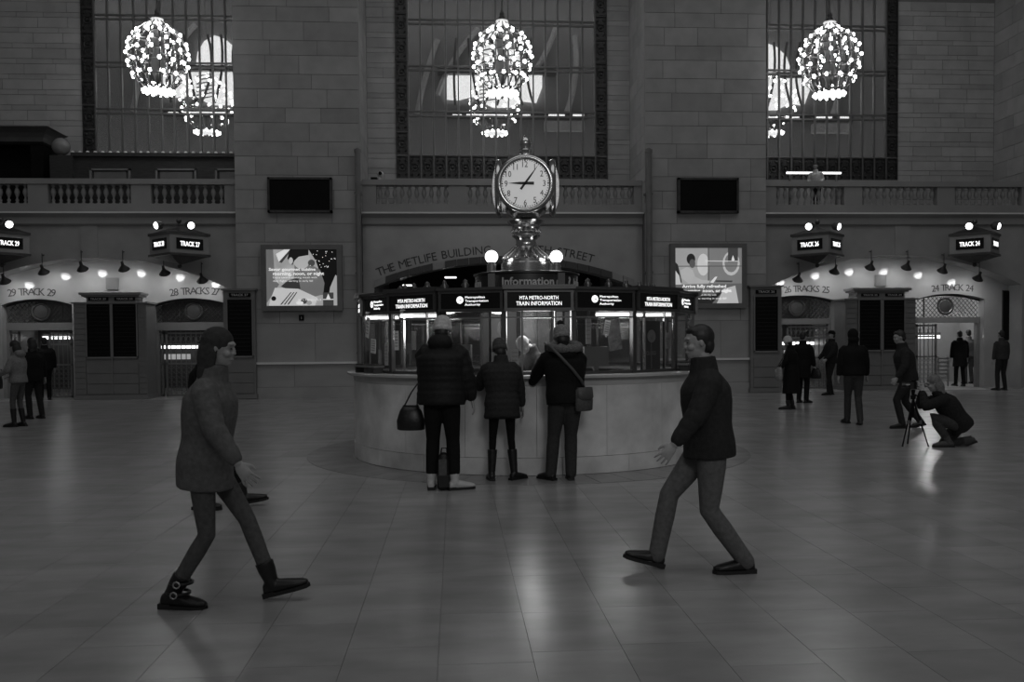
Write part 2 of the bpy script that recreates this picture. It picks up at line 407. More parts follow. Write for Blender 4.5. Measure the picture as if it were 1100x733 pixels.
for nm, x0, x1 in bays:
    t = thing('balustrade', blab[nm], 'balustrade', ((x0+x1)/2, YL+.13, zcor), group='balcony balustrades')
    MB().box(x0+.005, x1-.005, YL, YL+.26, zcor+.03, zop0).build('base', SMOOTH, t)
    MB().box(x0+.005, x1-.005, YL-.03, YL+.29, zop1, zrail1).build('handrail', SMOOTH, t)
    edges = [x0+.005]
    for a, b in pan[nm]: edges += [xl(a, 210), xl(b, 210)]
    edges += [x1-.005]
    for a, b in zip(edges[0::2], edges[1::2]):
        MB().box(a, b, YL+.01, YL+.25, zop0, zop1).build('pedestal', SMOOTH, t)
    for a, b in zip(edges[1:-1:2], edges[2:-1:2]):
        k = max(2, round((b-a)/.212))
        for j in range(k): inst('baluster', BAL, t, TR(a+(b-a)*(j+.5)/k, YL+.13, zop0))

# window wall -------------------------------------------------------
zb0, zb1 = zl(192.5, YW), zl(168, YW)
W0x = xl(425, 100, YW); W1x = xl(652, 100, YW); WW = W1x-W0x
wins = [(xl(88.5, 100, YW), xl(88.5, 100, YW)+WW), (W0x, W1x), (xl(964, 100, YW)-WW, xl(964, 100, YW))]
zt = zl(-75, YW)
backs = [(-26, wins[0][0]), (wins[0][1], wins[1][0]), (wins[1][1], wins[2][0]), (wins[2][1], 30)]
lw = ['wall_back_left', 'wall_back_second', 'wall_back_third', 'wall_back_right']
vis = [(xl(-20, 100, YW), wins[0][0]), (PLx1, wins[1][0]), (wins[1][1], PRx0), (wins[2][1], PFx0)]
for nm, (a, b), (va, vb) in zip(lw, backs, vis):
    p = struct(nm, MB().box(a, b, YW+.015, YW+.5, zcor-.3, ZTOP), JOINT, 'limestone wall of coursed blocks beside the tall windows')
    ashlar(p, (va, YW+.015, 0), (1, 0, 0), (0, -1, 0), vb-va, zcor+.1, ZTOP-1.6, .225, wr=(.75, 1.15), alt=.33)
struct('wall_sill', MB().box(-26, 30, YW+.02, YW+.5, zcor-.3, zb0), SMOOTH, 'stone wall under the tall windows')
struct('wall_lintel', MB().box(-26, 30, YW+.02, YW+.5, zt, ZTOP), SMOOTH, 'stone wall above the tall windows')
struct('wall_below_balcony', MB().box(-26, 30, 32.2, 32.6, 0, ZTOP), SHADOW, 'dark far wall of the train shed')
pw = .36; ph = zb1-zb0
om = MB(); e = .03
om.box(0, pw, .03, .05, 0, ph)
for a in ((0, pw, 0, e), (0, pw, ph-e, ph), (0, e, 0, ph), (pw-e, pw, 0, ph)): om.box(a[0], a[1], -.02, .03, a[2], a[3])
cx, cz = pw/2, ph/2
om.tube([(cx+.10*math.cos(R(k*36)), .01, cz+.10*math.sin(R(k*36))) for k in range(10)], .018, 5, closed=True)
om.ell((cx, .0, cz), .045, .03, .045, nu=6, nv=4)
for sx in (-1, 1):
    for sz in (-1, 1):
        om.tube([(cx+sx*.08, .01, cz+sz*.09), (cx+sx*.15, 0, cz+sz*.19), (cx+sx*.06, .01, cz+sz*.25)], .016, 4)
        om.ell((cx+sx*.09, .0, cz+sz*.21), .03, .02, .035, nu=5, nv=4)
ORM = om.mesh('border_panel'); ORM.materials.append(ORN)
PANE = unit_box('pane', WGLASS); BAR = unit_box('mullion', IRON)
wlab = ['tall bronze window behind the left chandelier', 'tall bronze window behind the clock', 'tall bronze window behind the right chandelier']
rows = [(168, 125.4), (120.6, 76.5), (72, 27), (22.5, -22), (-26.5, -71)]
for k, (a, b) in enumerate(wins):
    wn = thing('window_%d' % (k+1), wlab[k], None, ((a+b)/2, YW, zb0), kind='structure')
    ia, ib = a+pw+.01, b-pw-.01; n = 15; dx = (ib-ia)/n
    for j in range(17): inst('border_panel', ORM, wn, TR(a+(b-a-pw)*j/16, YW-.02, zb0))
    kk = int((zt-zb1)/(ph+.02))+1
    for j in range(kk):
        for x in (a, b-pw): inst('border_panel', ORM, wn, TR(x, YW-.02, zb1+.02+j*(ph+.02)))
    for j in range(n+1): inst('mullion', BAR, wn, TR(ia+dx*j-.025, YW-.04, zb0) @ SCL(.05, .08, zt-zb0))
    for (y0, y1) in rows:
        z0, z1 = zl(y0, YW), zl(y1, YW)
        for z in (z0, z1): inst('transom', BAR, wn, TR(ia-.03, YW-.03, z-.024) @ SCL(ib-ia+.06, .07, .048))
        for j in range(n): inst('pane', PANE, wn, TR(ia+dx*j+.03, YW+.02+random.uniform(0, .006), z0+.02) @ SCL(dx-.06, .008, z1-z0-.04))
    for (r0, r1) in zip(rows[:-1], rows[1:]):
        inst('pane', PANE, wn, TR(ia, YW+.025, zl(r0[1], YW)) @ SCL(ib-ia, .008, zl(r1[0], YW)-zl(r0[1], YW)))
    MB().box(a, b, YW-.06, YW+.3, zb0-.08, zb0).build('window_sill', SMOOTH, wn)

# what shows through the windows: an inner gallery with lit lunettes ---
inner = struct('wall_gallery', MB().box(-26, 30, YB+.36, YB+.5, zcor-.3, ZTOP), mat('gallery_plaster', .30, .6, var=.1, scale=.6), 'plaster wall of the gallery beyond the windows')
struct('trim_%d' % n_trim, MB().box(-26, 30, YW+.5, YB+.4, zcor-.1, zcor+.1), SMOOTH, 'gallery floor beyond the windows'); n_trim += 1
LUN = glow('lunette_glow', 2.6)
for gx_ in (-11, 0, 11): area('gallery_fill', (gx_+2, YB-1.4, ZTOP-.4), (gx_+2, YB+.3, 9), 10, .6, 70); area('gallery_fill', (gx_+2, YB-1.4, zcor+.3), (gx_+2, YB+.3, 9), 10, .6, 70)  # added, unseen fill lights that brighten what the panes show
def gx(k, px, py): return CHX[k]+at(px, py, YB).x-CHX[1]
names = ['left', 'central', 'right']
for k in range(3):
    t = thing('lunette_light', 'backlit arched lunette with curved ribs seen through the %s window' % names[k], 'lit lunette', (CHX[k], YB+.25, zl(112, YB)), group='lit lunettes beyond the windows')
    def P(px, py): return (gx(k, px, py), at(px, py, YB).z)
    low = [P(480, 79), P(480, 104), P(492, 105), P(508, 101), P(520, 108), P(530, 113), P(548, 113), P(561, 106), P(577, 108), P(583, 92), P(583, 79)]
    MB().prism(low[::-1], YB+.2, YB+.35).build('lower_light', LUN, t)
    up = [P(514, 73), P(516, 58), P(523, 46), P(534, 40), P(545, 44), P(556, 54), P(563, 73)]
    MB().prism(up, YB+.2, YB+.35).build('upper_light', LUN, t)
    for a, b, c in ((490, 486, 489), (503, 506, 515), (527, 538, 520), (556, 548, 562), (571, 560, 574), (541, 546, 534)):
        pts = []
        for q in range(9):
            s = q/8; y = 40+72*s; px = a*(1-s)**2+2*b*s*(1-s)+c*s*s; x, z = P(px, y); pts.append((x, YB+.12, z))
        MB().tube(pts, .045, 5).build('rib', BRONZE, t)
    for pts_ in (((470, 100), (482, 62), (514, 28)), ((575, 74), (592, 50), (600, 20)), ((448, 120), (455, 80), (470, 40)), ((610, 118), (624, 80), (618, 36))):
        (a, b), (c, d), (e, g_) = pts_; MB().tube([(lambda q: (q[0], YB+.24, q[1]))(P(a*(1-t_)**2+2*c*t_*(1-t_)+e*t_*t_, b*(1-t_)**2+2*d*t_*(1-t_)+g_*t_*t_)) for t_ in [i_/10 for i_ in range(11)]], .10, 6).build('arch_rib', mat('pale_panel', .6, .5), t)
    for q in range(7):
        x0, z0 = P(515, 84+q*4); x1, z1 = P(533, 81+q*4); MB().tube([(x0, YB+.15, z0), (x1, YB+.15, z1)], .022, 4).build('slat', BRONZE, t)
    x0, z0 = P(470, 76.5); x1, z1 = P(598, 74); MB().box(x0, x1, YB+.1, YB+.355, z0-.03, z1+.02).build('crossbar', BRONZE, t)
    s = thing('strip_light', 'thin strip light under the lunette beyond the %s window' % names[k], 'strip light', (CHX[k], YB+.2, zl(120, YB)), group='strip lights beyond the windows')
    for a, b in ((486, 496), (501, 545), (562, 570), (590, 607), (616, 628)):
        x0, z0 = P(a, 123.5); x1, z1 = P(b, 122); MB().box(x0, x1, YB+.1, YB+.2, z0, z1).build('tube', TUBE, s)
    MB().box(P(480, 120)[0], P(632, 120)[0], YB+.2, YB+.355, P(500, 125)[1], P(500, 118)[1]).build('housing', BRONZE, s)
    MB().box(P(585, 120)[0], P(628, 120)[0], YB+.0, YB+.25, P(590, 140)[1], P(590, 130)[1]).build('shelf_panel', mat('pale_panel', .6, .5), s)

# tympana and the track doorways --------------------------------------
def zy(py, px, Y=YT): return at(px, py, Y).z
def xt(px, py=380): return at(px, py, YT).x
DO = [(xt(3), xt(78.5), zy(327.5, 78), zy(321.5, 40), 'left'), (xt(165), xt(247), zy(327.5, 165), zy(320.5, 206), 'left'),
      (xt(822), xt(896), zy(323, 900), zy(317.5, 858), 'right'), (xt(983), xt(1057), zy(321.5, 1058), zy(315.8, 1018), 'right')]
def notch(i): return DO[i][:4]
wtl = struct('wall_tympanum_left', MB().prism(arch_poly(XL0, PLx0+.3, archL[3]+.25, [notch(0), notch(1)]), YT, YT+.3), TYMP, 'pale polished wall lit by cone lamps above tracks 29 to 27')
wtr = struct('wall_tympanum_right', MB().prism(arch_poly(PRx1-.3, PFx0+.5, archR[3]+.25, [notch(2), notch(3)]), YT, YT+.3), TYMP, 'pale polished wall lit by cone lamps above tracks 26 to 24')
def arc_text(s, parent, Y, pts_px, h, m=LETTER):
    """letters along a pixel arc: pts_px = (x0,y0) (xm,ym) (x1,y1) mid-heights"""
    (x0, y0), (xm, ym), (x1, y1) = pts_px
    tot = sum((TX[c][2]+.16 if c != ' ' else .45) for c in s); acc = 0
    def pos(t):
        a = (1-t)**2; b = 2*t*(1-t); c = t*t; cx_, cy_ = 2*xm-(x0+x1)/2, 2*ym-(y0+y1)/2
        return a*x0+b*cx_+c*x1, a*y0+b*cy_+c*y1
    for c in s:
        wd = TX[c][2]+.16 if c != ' ' else .45
        t = (acc+wd/2)/tot; acc += wd
        if c == ' ': continue
        p = at(*pos(t), Y); q = at(*pos(t+.01), Y); r = (q-p).normalized(); up = Vector((-r.z, 0, r.x))
        text(c, 'letter', m, parent, p, r, up, h=h, depth=.006)
arc_text('29 TRACK 29', wtl, YT-.002, ((8.5, 315), (34, 313.4), (59.5, 315)), .21)
arc_text('28 TRACKS 27', wtl, YT-.002, ((182.5, 314.6), (210, 312.5), (235.5, 313.6)), .21)
arc_text('26 TRACKS 25', wtr, YT-.002, ((842.5, 311.5), (866, 310), (891, 311.8)), .20)
arc_text('24 TRACK 24', wtr, YT-.002, ((1001, 310.3), (1023, 308.8), (1045.5, 310)), .20)
# centre arch: lettering and band
wc = BAYW['centre']
arc_text('THE METLIFE BUILDING', wc, YL-.003, ((404.5, 293), (463, 276.3), (528, 268.3)), .23)
arc_text('45TH STREET', wc, YL-.003, ((562, 267.5), (602, 270.5), (638.5, 278.5)), .23)
band = arc3(archC[0], archC[1], archC[2], archC[3], 22)
BAND1 = mat('arch_band_dark', .05, .4); BAND2 = mat('arch_band_pale', .30, .4)
for j in range(22):
    (xa, za), (xb, zb) = band[j], band[j+1]
    m = BAND2 if j in (0, 5, 20, 21) else BAND1
    MB().prism([(xa+.008, za), (xb-.008, zb), (xb-.008, zb+.19), (xa+.008, za+.19)], YL-.08, YL+.02).build('arch_stone', m, wc)
# passage behind the centre arch
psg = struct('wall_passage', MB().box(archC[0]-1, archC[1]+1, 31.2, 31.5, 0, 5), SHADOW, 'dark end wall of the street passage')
for x in (archC[0]-.3, archC[1]+.05): struct('wall_passage_side', MB().box(x, x+.25, YL+.5, 31.2, 0, 5), CORR, 'side wall of the street passage')
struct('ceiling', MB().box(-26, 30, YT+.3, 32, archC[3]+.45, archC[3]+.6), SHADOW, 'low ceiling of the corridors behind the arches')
# doors ---------------------------------------------------------------
YG = YT+.28
LATT = mat('iron_lattice', .10, .45, .5, var=.2)
GATE = mat('gate_metal', .26, .4, .5, var=.1)
beams = [(347, 355), (346.5, 355), (342.5, 348.5), (341, 347)]
gates = [[(6, 22), (53, 78)], [(168, 176), (178.5, 243)], [(830, 840), (845, 895)], [(984, 1006)]]
zfl = .01
doorlab = ['doorway of track 29 with an open gate and people queuing', 'gated doorway of tracks 28 and 27 beside the left pier', 'gated doorway of tracks 26 and 25 behind the woman in the white hat', 'open doorway of track 24 with two people walking in']
for i, (xa, xb, zs, za, side) in enumerate(DO):
    d = thing('door_%d' % (i+1), doorlab[i], None, ((xa+xb)/2, YT+.2, 0), kind='structure')
    pc = [40, 205, 866, 1017][i]
    zb_, za_ = zy(beams[i][1], pc, YG), zy(beams[i][0], pc, YG)
    MB().box(xa, xb, YG-.08, YG+.12, zb_, za_).build('transom_beam', CAB, d)
    for x in (xa, xb-.09): MB().box(x, x+.09, YG-.06, YG+.1, 0, zb_).build('jamb', CAB, d)
    # grille fan light
    g = MB(); arc = arc3(xa, xb, zs, za, 14); wd = xb-xa; cx = (xa+xb)/2
    strip(g, [(x, z-.05) for x, z in arc], .05, YG-.03, YG+.03)
    g.build('grille_frame', LATT, d)
    g = MB(); step = .13
    top = lambda x: zs+(za-zs)*(1-((x-cx)/(wd/2))**2)
    for sgn in (-1, 1):
        k = -int(1/step)
        x = xa-1
        while x < xb+1:
            pts = []; n = 10
            for q in range(n+1):
                z = za_+(za-za_)*q/n; xx = x+sgn*(z-za_)*.9
                if xa+.02 < xx < xb-.02 and z < top(xx)-.02: pts.append((xx, YG, z))
            if len(pts) > 1: g.tube([pts[0], pts[-1]], .011, 4)
            x += step
    g.build('lattice', LATT, d, kind='stuff')
    m = MB(); hz = (za_+za)/2-.02; rr = min(.24, (za-za_)*.42)
    m.tube([(cx+rr*math.cos(R(k*24)), YG-.04, hz+rr*math.sin(R(k*24))) for k in range(15)], .035, 6, closed=True)
    m.lathe([(0, 0), (rr*.8, 0), (rr*.8, .02), (0, .03)], (0, 0, 0), 14)
    m.v = m.v[:15*6]+[(cx+p[0], YG-.03-p[2], hz+p[1]) for p in m.v[15*6:]]
    m.build('medallion', LATT, d)
    for (ga, gb) in gates[i]:
        x0, x1 = at(ga, 390, YG).x, at(gb, 390, YG).x; zt_ = zb_-.03; n = max(2, round((x1-x0)/.14)); zm = .95
        lf = MB().box(x0, x0+.05, YG-.02, YG+.04, zfl, zt_).box(x1-.05, x1, YG-.02, YG+.04, zfl, zt_)
        for z in (zfl+.03, zm, zt_-.38, zt_-.05): lf.box(x0, x1, YG-.02, YG+.04, z-.025, z+.025)
        leaf = lf.build('gate', GATE, d)
        for j in range(1, n):
            x = x0+(x1-x0)*j/n
            MB().tube([(x, YG+.01, zfl), (x, YG+.01, zt_)], .014, 6).build('bar', GATE, leaf)
        lat = MB()
        for j in range(n):
            xx0 = x0+(x1-x0)*j/n; xx1 = x0+(x1-x0)*(j+1)/n; xm = (xx0+xx1)/2
            z = .08
            while z < zm-.05:
                lat.tube([(xx0, YG+.01, z), (xx1, YG+.01, z+.12)], .008, 4); lat.tube([(xx1, YG+.01, z), (xx0, YG+.01, z+.12)], .008, 4); z += .14
            lat.tube([(xm+.05*math.cos(R(a)), YG+.01, zt_-.22+.08*math.sin(R(a))) for a in range(0, 360, 45)], .010, 4, closed=True)
        lat.build('scrollwork', GATE, leaf, kind='stuff')
    # corridor behind
    y0, y1 = YT+.3, 31.0
    c0, c1 = xa-(1.5 if i < 2 else .25), xb+(1.5 if i > 1 else .25)
    struct('wall_corridor', MB().box(c0-.1, c0, y0, y1, 0, 3.6), CORR, 'side wall of a platform corridor')
    struct('wall_corridor', MB().box(c1, c1+.1, y0, y1, 0, 3.6), CORR, 'side wall of a platform corridor')
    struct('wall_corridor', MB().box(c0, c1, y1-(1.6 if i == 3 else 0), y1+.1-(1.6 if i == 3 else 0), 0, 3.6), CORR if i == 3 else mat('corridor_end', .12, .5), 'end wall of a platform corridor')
    px, py = [(66, 363), (192, 373), (872, 369), (994, 362)][i]
    Yt = 30.6 if i != 3 else 27.6; p = at(px, py, Yt); ln = [.62, .62, 1.25, .5][i]
    t = thing('fluorescent_light', 'fluorescent tube glowing behind the %s gate' % ['leftmost open', 'closed left', 'closed right', 'rightmost open'][i], 'light', p, group='fluorescent lights of the corridors')
    MB().box(p.x-ln, p.x+ln, Yt, Yt+.06, p.z-.05, p.z+.05).build('tube', TUBE, t)
    MB().box(p.x-ln-.05, p.x+ln+.05, Yt+.06, Yt+.14, p.z-.03, p.z+.14).build('fixture', PLASTIC, t)
    MB().box(p.x-.02, p.x+.02, Yt+.08, Yt+.12, p.z+.14, archC[3]+.45).build('hanger', PLASTIC, t)
    if i in (1, 2):
        MB().box(p.x-ln*.8, p.x+ln*.6, Yt+.02, Yt+.06, p.z-.42, p.z-.24).build('lit_panel', glow('corridor_panel_glow', .35), t)
    point('corridor_lamp', ((c0+c1)/2, YT+2.2, 3.0), [9, 7, 9, 75][i], .3)
# railing in the track 24 doorway
p0 = fl(1013, 411); p0.y = YG+.5; p0.x = at(1013, 400, YG+.5).x
r = thing('barrier', 'slatted metal barrier inside the track 24 doorway', 'barrier', (p0.x, p0.y, 0))
for x in (-.16, .16): MB().box(p0.x+x-.02, p0.x+x+.02, p0.y-.02, p0.y+.02, .01, .95).build('post', SILVER, r)
for j in range(6): MB().box(p0.x-.2, p0.x+.2, p0.y-.035, p0.y-.02, .25+j*.12, .30+j*.12).build('slat', SILVER, r)

# timetable cabinets ----------------------------------------------------
def cabinet(label, pl, pr, ytop, ybot, Yf, depth, boards, hdr, plates, slats=True):
    ym = (ytop+ybot)/2; x0, x1 = at(pl, ym, Yf).x, at(pr, ym, Yf).x; pm = (pl+pr)/2
    zt_ = at(pm, ytop, Yf).z
    t = thing('timetable_cabinet', label, 'cabinet', ((x0+x1)/2, Yf+depth/2, 0), group='timetable cabinets')
    MB().box(x0, x1, Yf+.03, Yf+depth, 0.01, zt_-.03).build('body', CAB, t)
    MB().box(x0-.05, x1+.05, Yf-.03, Yf+depth, zt_-.05, zt_).build('top_moulding', CAB, t)
    MB().box(x0-.03, x1+.03, Yf-.02, Yf+depth, 0.01, .13).build('kick_board', CAB, t)
    bx = []
    for (a, b, ya, yb) in boards:
        xa, xb, za, zb = at(a, ym, Yf).x, at(b, ym, Yf).x, at(pm, yb, Yf).z, at(pm, ya, Yf).z
        bd = MB().box(xa, xb, Yf-.01, Yf+.03, za, zb).build('board', BLACK, t); bx.append((xa, xb, za, zb))
        ln = MB(); n = 14
        for k in range(n): ln.box(xa+.05, xb-.05, Yf-.014, Yf-.008, za+(zb-za)*(k+.35)/n, za+(zb-za)*(k+.42)/n)
        ln.build('timetable_rows', mat('dim_row', .02, .5), bd, kind='stuff')
        for (u, v) in ((xa-.035, xa), (xb, xb+.035)): MB().box(u, v, Yf-.025, Yf+.03, za-.03, zb+.03).build('board_frame', CAB, t)
        MB().box(xa-.035, xb+.035, Yf-.025, Yf+.03, za-.045, za).build('board_frame', CAB, t)
    lo = bx[0][2]-.05
    xm0, xm1 = bx[0][0]-.05, bx[-1][1]+.05
    if slats:
        for (u, v) in ((x0+.02, xm0), (xm1, x1-.02)):
            z = .16
            if v-u > .08:
                while z < zt_-.12:
                    MB().box(u, v, Yf+.005, Yf+.04, z, z+.135).build('slat', CABD, t); z += .15
    z = .16; 
    while z < lo-.2:
        if len(bx) > 1:
            xm = (bx[0][1]+bx[1][0])/2
            for (u, v) in ((xm0+.02, xm-.02), (xm+.02, xm1-.02)): MB().box(u, v, Yf+.0, Yf+.04, z, z+.27).build('plank', CABD, t)
        else: MB().box(xm0+.02, xm1-.02, Yf, Yf+.04, z, z+.27).build('plank', CABD, t)
        z += .285
    if len(bx) > 1: MB().box((bx[0][1]+bx[1][0])/2-.018, (bx[0][1]+bx[1][0])/2+.018, Yf-.03, Yf+.03, .13, bx[0][3]+.03).build('centre_post', CAB, t)
    if hdr:
        (ha, hb, hy0, hy1) = hdr; hx0, hx1 = at(ha, hy0, Yf).x, at(hb, hy0, Yf).x; z0, z1 = zt_, at(pm, hy0, Yf).z
        h = MB().box(hx0+.16, hx1-.16, Yf-.0, Yf+depth*.7, z0, z1-.1).build('header', CAB, t)
        MB().box(hx0, hx1, Yf-.10, Yf+depth*.7, z1-.07, z1).box(hx0+.05, hx1-.05, Yf-.05, Yf+depth*.7, z1-.12, z1-.07).build('cornice', CAB, t)
    for (s, a, b, ya, yb) in plates:
        xa, xb, za, zb = at(a, ya, Yf).x, at(b, ya, Yf).x, at(pm, yb, Yf).z, at(pm, ya, Yf).z
        pl_ = MB().box(xa, xb, Yf-.025, Yf+.03, za, zb).build('name_plate', BLACK, t)
        text(s, 'lettering', mat('plate_letter', .45, .5), pl_, ((xa+xb)/2, Yf-.027, (za+zb)/2), (1, 0, 0), (0, 0, 1), h=(zb-za)*.6, width=(xb-xa)*.8)
cabinet('wide double-board timetable cabinet between the two left track doorways', 79.5, 157.5, 324.5, 429, 24.8, .78, [(94, 119, 327, 383.5), (122, 147, 327, 383.5)], (86, 152, 314.5, 324), [('TRACK 29', 95, 116.5, 319.5, 323), ('TRACK 28', 123, 145, 319.5, 323)])
cabinet('narrow single-board timetable cabinet against the left pier', 240, 274, 310, 427.5, YP-.22, .2, [(245, 271, 322, 382.5)], None, [('TRACK 27', 246, 269, 315, 319)], False)
cabinet('narrow single-board timetable cabinet against the right pier', 807, 840, 306.5, 421.5, YP-.22, .2, [(811, 835.5, 319, 377)], None, [('TRACK 26', 812, 834, 311.5, 315.5)], False)
cabinet('wide double-board timetable cabinet between the two right track doorways', 908.5, 984, 320.5, 419, 24.8, .78, [(923, 945.5, 322.5, 376), (949, 971, 322.5, 376)], (915, 977.5, 309.5, 320), [('TRACK 25', 925, 944, 315.5, 318.5), ('TRACK 24', 951, 970, 315.5, 318.5)])
# little square panels over the wide cabinets, slim board at the far right
for px, py, lab in ((121, 305, 'small square wall panel above the left double cabinet'), (945.5, 301.5, 'small square wall panel above the right double cabinet')):
    p = at(px, py, YT); t = thing('wall_panel', lab, 'panel', (p.x, YT, p.z-.18), group='small square wall panels')
    MB().box(p.x-.17, p.x+.17, YT-.05, YT, p.z-.17, p.z+.17).build('frame', CAB, t); MB().box(p.x-.13, p.x+.13, YT-.06, YT-.045, p.z-.13, p.z+.13).build('face', CAB, t)
x0, x1 = at(1077, 340, YT).x, at(1088, 340, YT).x
t = thing('slim_board', 'tall slim black board on the wall right of track 24', 'board', ((x0+x1)/2, YT, 1.2))
MB().box(x0, x1, YT-.06, YT-.02, zy(365, 1082), zy(313, 1082)).build('face', BLACK, t); MB().box(x0-.02, x1+.02, YT-.03, YT-.001, zy(366, 1082), zy(312, 1082)).build('frame', BRONZE, t)

# cone lamps on the arch edges --------------------------------------------
cone = MB(); cone.lathe([(.02, .26), (.035, .25), (.04, .15), (.06, .12), (.155, 0), (.150, 0), (.055, .11), (0, .12)], n=16)
CONE = cone.mesh('shade', None, 'auto'); CONE.materials.append(BRONZE)
disc = MB(); disc.lathe([(.135, .012), (.08, -.005), (0, -.012)], n=16); DISC = disc.mesh('bulb'); DISC.materials.append(LAMPIN)
stem = MB(); stem.lathe([(.012, .2), (.012, .55)], n=6); STEM = stem.mesh('stem'); STEM.materials.append(BRONZE)
where = {'left': 'of the left track arch', 'right': 'of the right track arch'}
ords = ['first', 'second', 'third', 'fourth', 'fifth', 'sixth']
for side, lst in (('left', [(4, 304), (45.5, 294), (87.5, 290.5), (132, 290.5), (176, 295), (216.5, 303)]), ('right', [(858, 302), (897.5, 293.5), (936, 289), (975, 289), (1014, 292.5), (1052, 301)])):
    for k, (px, py) in enumerate(lst):
        p = at(px, py, YL-.12)
        t = thing('cone_lamp', '%s cone lamp from the left along the rim %s' % (ords[k], where[side]), 'lamp', p, group='cone lamps on the %s arch' % side)
        tl_ = TR(p.x, p.y, p.z+.14) @ Matrix.Rotation(R(38), 4, 'X') @ TR(0, 0, -.14)
        for nm, me in (('shade', CONE), ('bulb', DISC), ('stem', STEM)): inst(nm, me, t, TR(*p) if nm == 'stem' else tl_)
        MB().tube([p+Vector((0, 0, .5)), p+Vector((0, .12, .52))], .014, 6).build('arm', BRONZE, t)
        spot('cone_lamp_light', p+Vector((0, .12, 0)), (p.x, YT+.1, p.z-.9), 8.5, 150, .8, .1)
# lamps inside the centre passage
for px, py, lab in ((439, 306, 'cone lamp under the left end of the lettered arch'), (484, 297.5, 'cone lamp under the lettered arch next to the booth sign')):
    p = at(px, py, YL+1.0)
    t = thing('cone_lamp', lab, 'lamp', p, group='lamps in the street passage')
    inst('shade', CONE, t, TR(*p) @ SCL(1.2, 1.2, 1.1)); MB().tube([p+Vector((0, 0, .26)), Vector((p.x, p.y, archC[3]+.45))], .014, 6).build('stem', BRONZE, t); MB().box(p.x-.17, p.x+.17, p.y-.12, p.y+.12, p.z-.035, p.z-.005).build('bulb', TUBE, t)

# track sign boxes -----------------------------------------------------------
def sign_box(label, pxc, y_top, y_bot, half, s_left, s_right):
    """square lantern set corner-on; pxc = pixel of its front corner"""
    Yc = YL-half-.04; pc = at(pxc, (y_top+y_bot)/2, Yc-half); cx = pc.x
    z1, z0 = at(pxc, y_top, Yc-half).z, at(pxc, y_bot, Yc-half).z
    t = thing('track_sign', label, 'sign', (cx, Yc, z0), group='corner-set track signs')
    di = [(cx, Yc-half), (cx+half, Yc), (cx, Yc+half), (cx-half, Yc)]
    sc = lambda k: [(cx+(x-cx)*k, Yc+(y-Yc)*k) for x, y in di]
    MB().plan(di, z0, z1).build('body', SIGNB, t)
    MB().plan(sc(1.06), z1-.06, z1+.01).plan(sc(1.06), z0-.01, z0+.05).build('moulding', DBRASS, t)
    m = MB(); a = sc(1.0); m.add([(x, y, z1+.01) for x, y in a]+[(cx, Yc, z1+.24)], [(0, 1, 4), (1, 2, 4), (2, 3, 4), (3, 0, 4), (3, 2, 1, 0)]); m.build('roof', DBRASS, t)
    m = MB(); a = sc(.95); m.add([(x, y, z0-.01) for x, y in a]+[(cx, Yc, z0-.22)], [(0, 4, 1), (1, 4, 2), (2, 4, 3), (3, 4, 0), (0, 1, 2, 3)]); m.ell((cx, Yc, z0-.25), .06, nu=8, nv=6); m.build('bracket', BRONZE, t)
    MB().tube([(cx, Yc, z1+.2), (cx, Yc, z1+.42)], .02, 6).ell((cx, Yc, z1+.36), .07, nu=10, nv=7).build('finial', DBRASS, t)
    for sg, s in ((-1, s_left), (1, s_right)):
        r = Vector((sg, 1, 0)).normalized(); nrm = Vector((sg, -1, 0)).normalized(); rt = r if sg > 0 else -r
        c = Vector((cx+sg*half/2, Yc-half/2, (z0+z1)/2)); L_ = half*math.sqrt(2)
        pl_ = MB().obox(c+nrm*.008, rt*(L_*.34), nrm*.012, Vector((0, 0, (z1-z0)*.24))).build('display', BLACKG, t)
        text(s, 'lettering', LED, pl_, c+nrm*.022, rt, (0, 0, 1), h=(z1-z0)*.20, width=L_*.50)
        q = c+nrm*.0+Vector((0, 0, (z1-z0)/2+.20)); ax = (nrm*.6+Vector((0, 0, -.15))).normalized()
        f = MB(); f.tube([q-ax*.12, q-ax*.05, q+ax*.09], [.03, .11, .12], 12).build('flood_lamp', DBRASS, t)
        l = MB(); l.ell(q+ax*.09, .095, .095, .05, rot=ax.to_track_quat('Z', 'Y').to_matrix(), nu=12, nv=6); l.build('lamp_lens', FLOOD, t)
sign_box('corner-set track sign box cut by the left picture edge', -14, 247, 272, .72, 'TRACK 29', 'TRACK 29')
sign_box('corner-set track sign box nearest the left pier', 182.5, 248, 273, .78, 'TRACK 28', 'TRACK 27')
sign_box('corner-set track sign box nearest the right pier', 890, 249, 273, .74, 'TRACK 26', 'TRACK 25')
sign_box('corner-set track sign box nearest the right picture edge', 1064, 248.5, 272.5, .74, 'TRACK 24', 'TRACK 24')

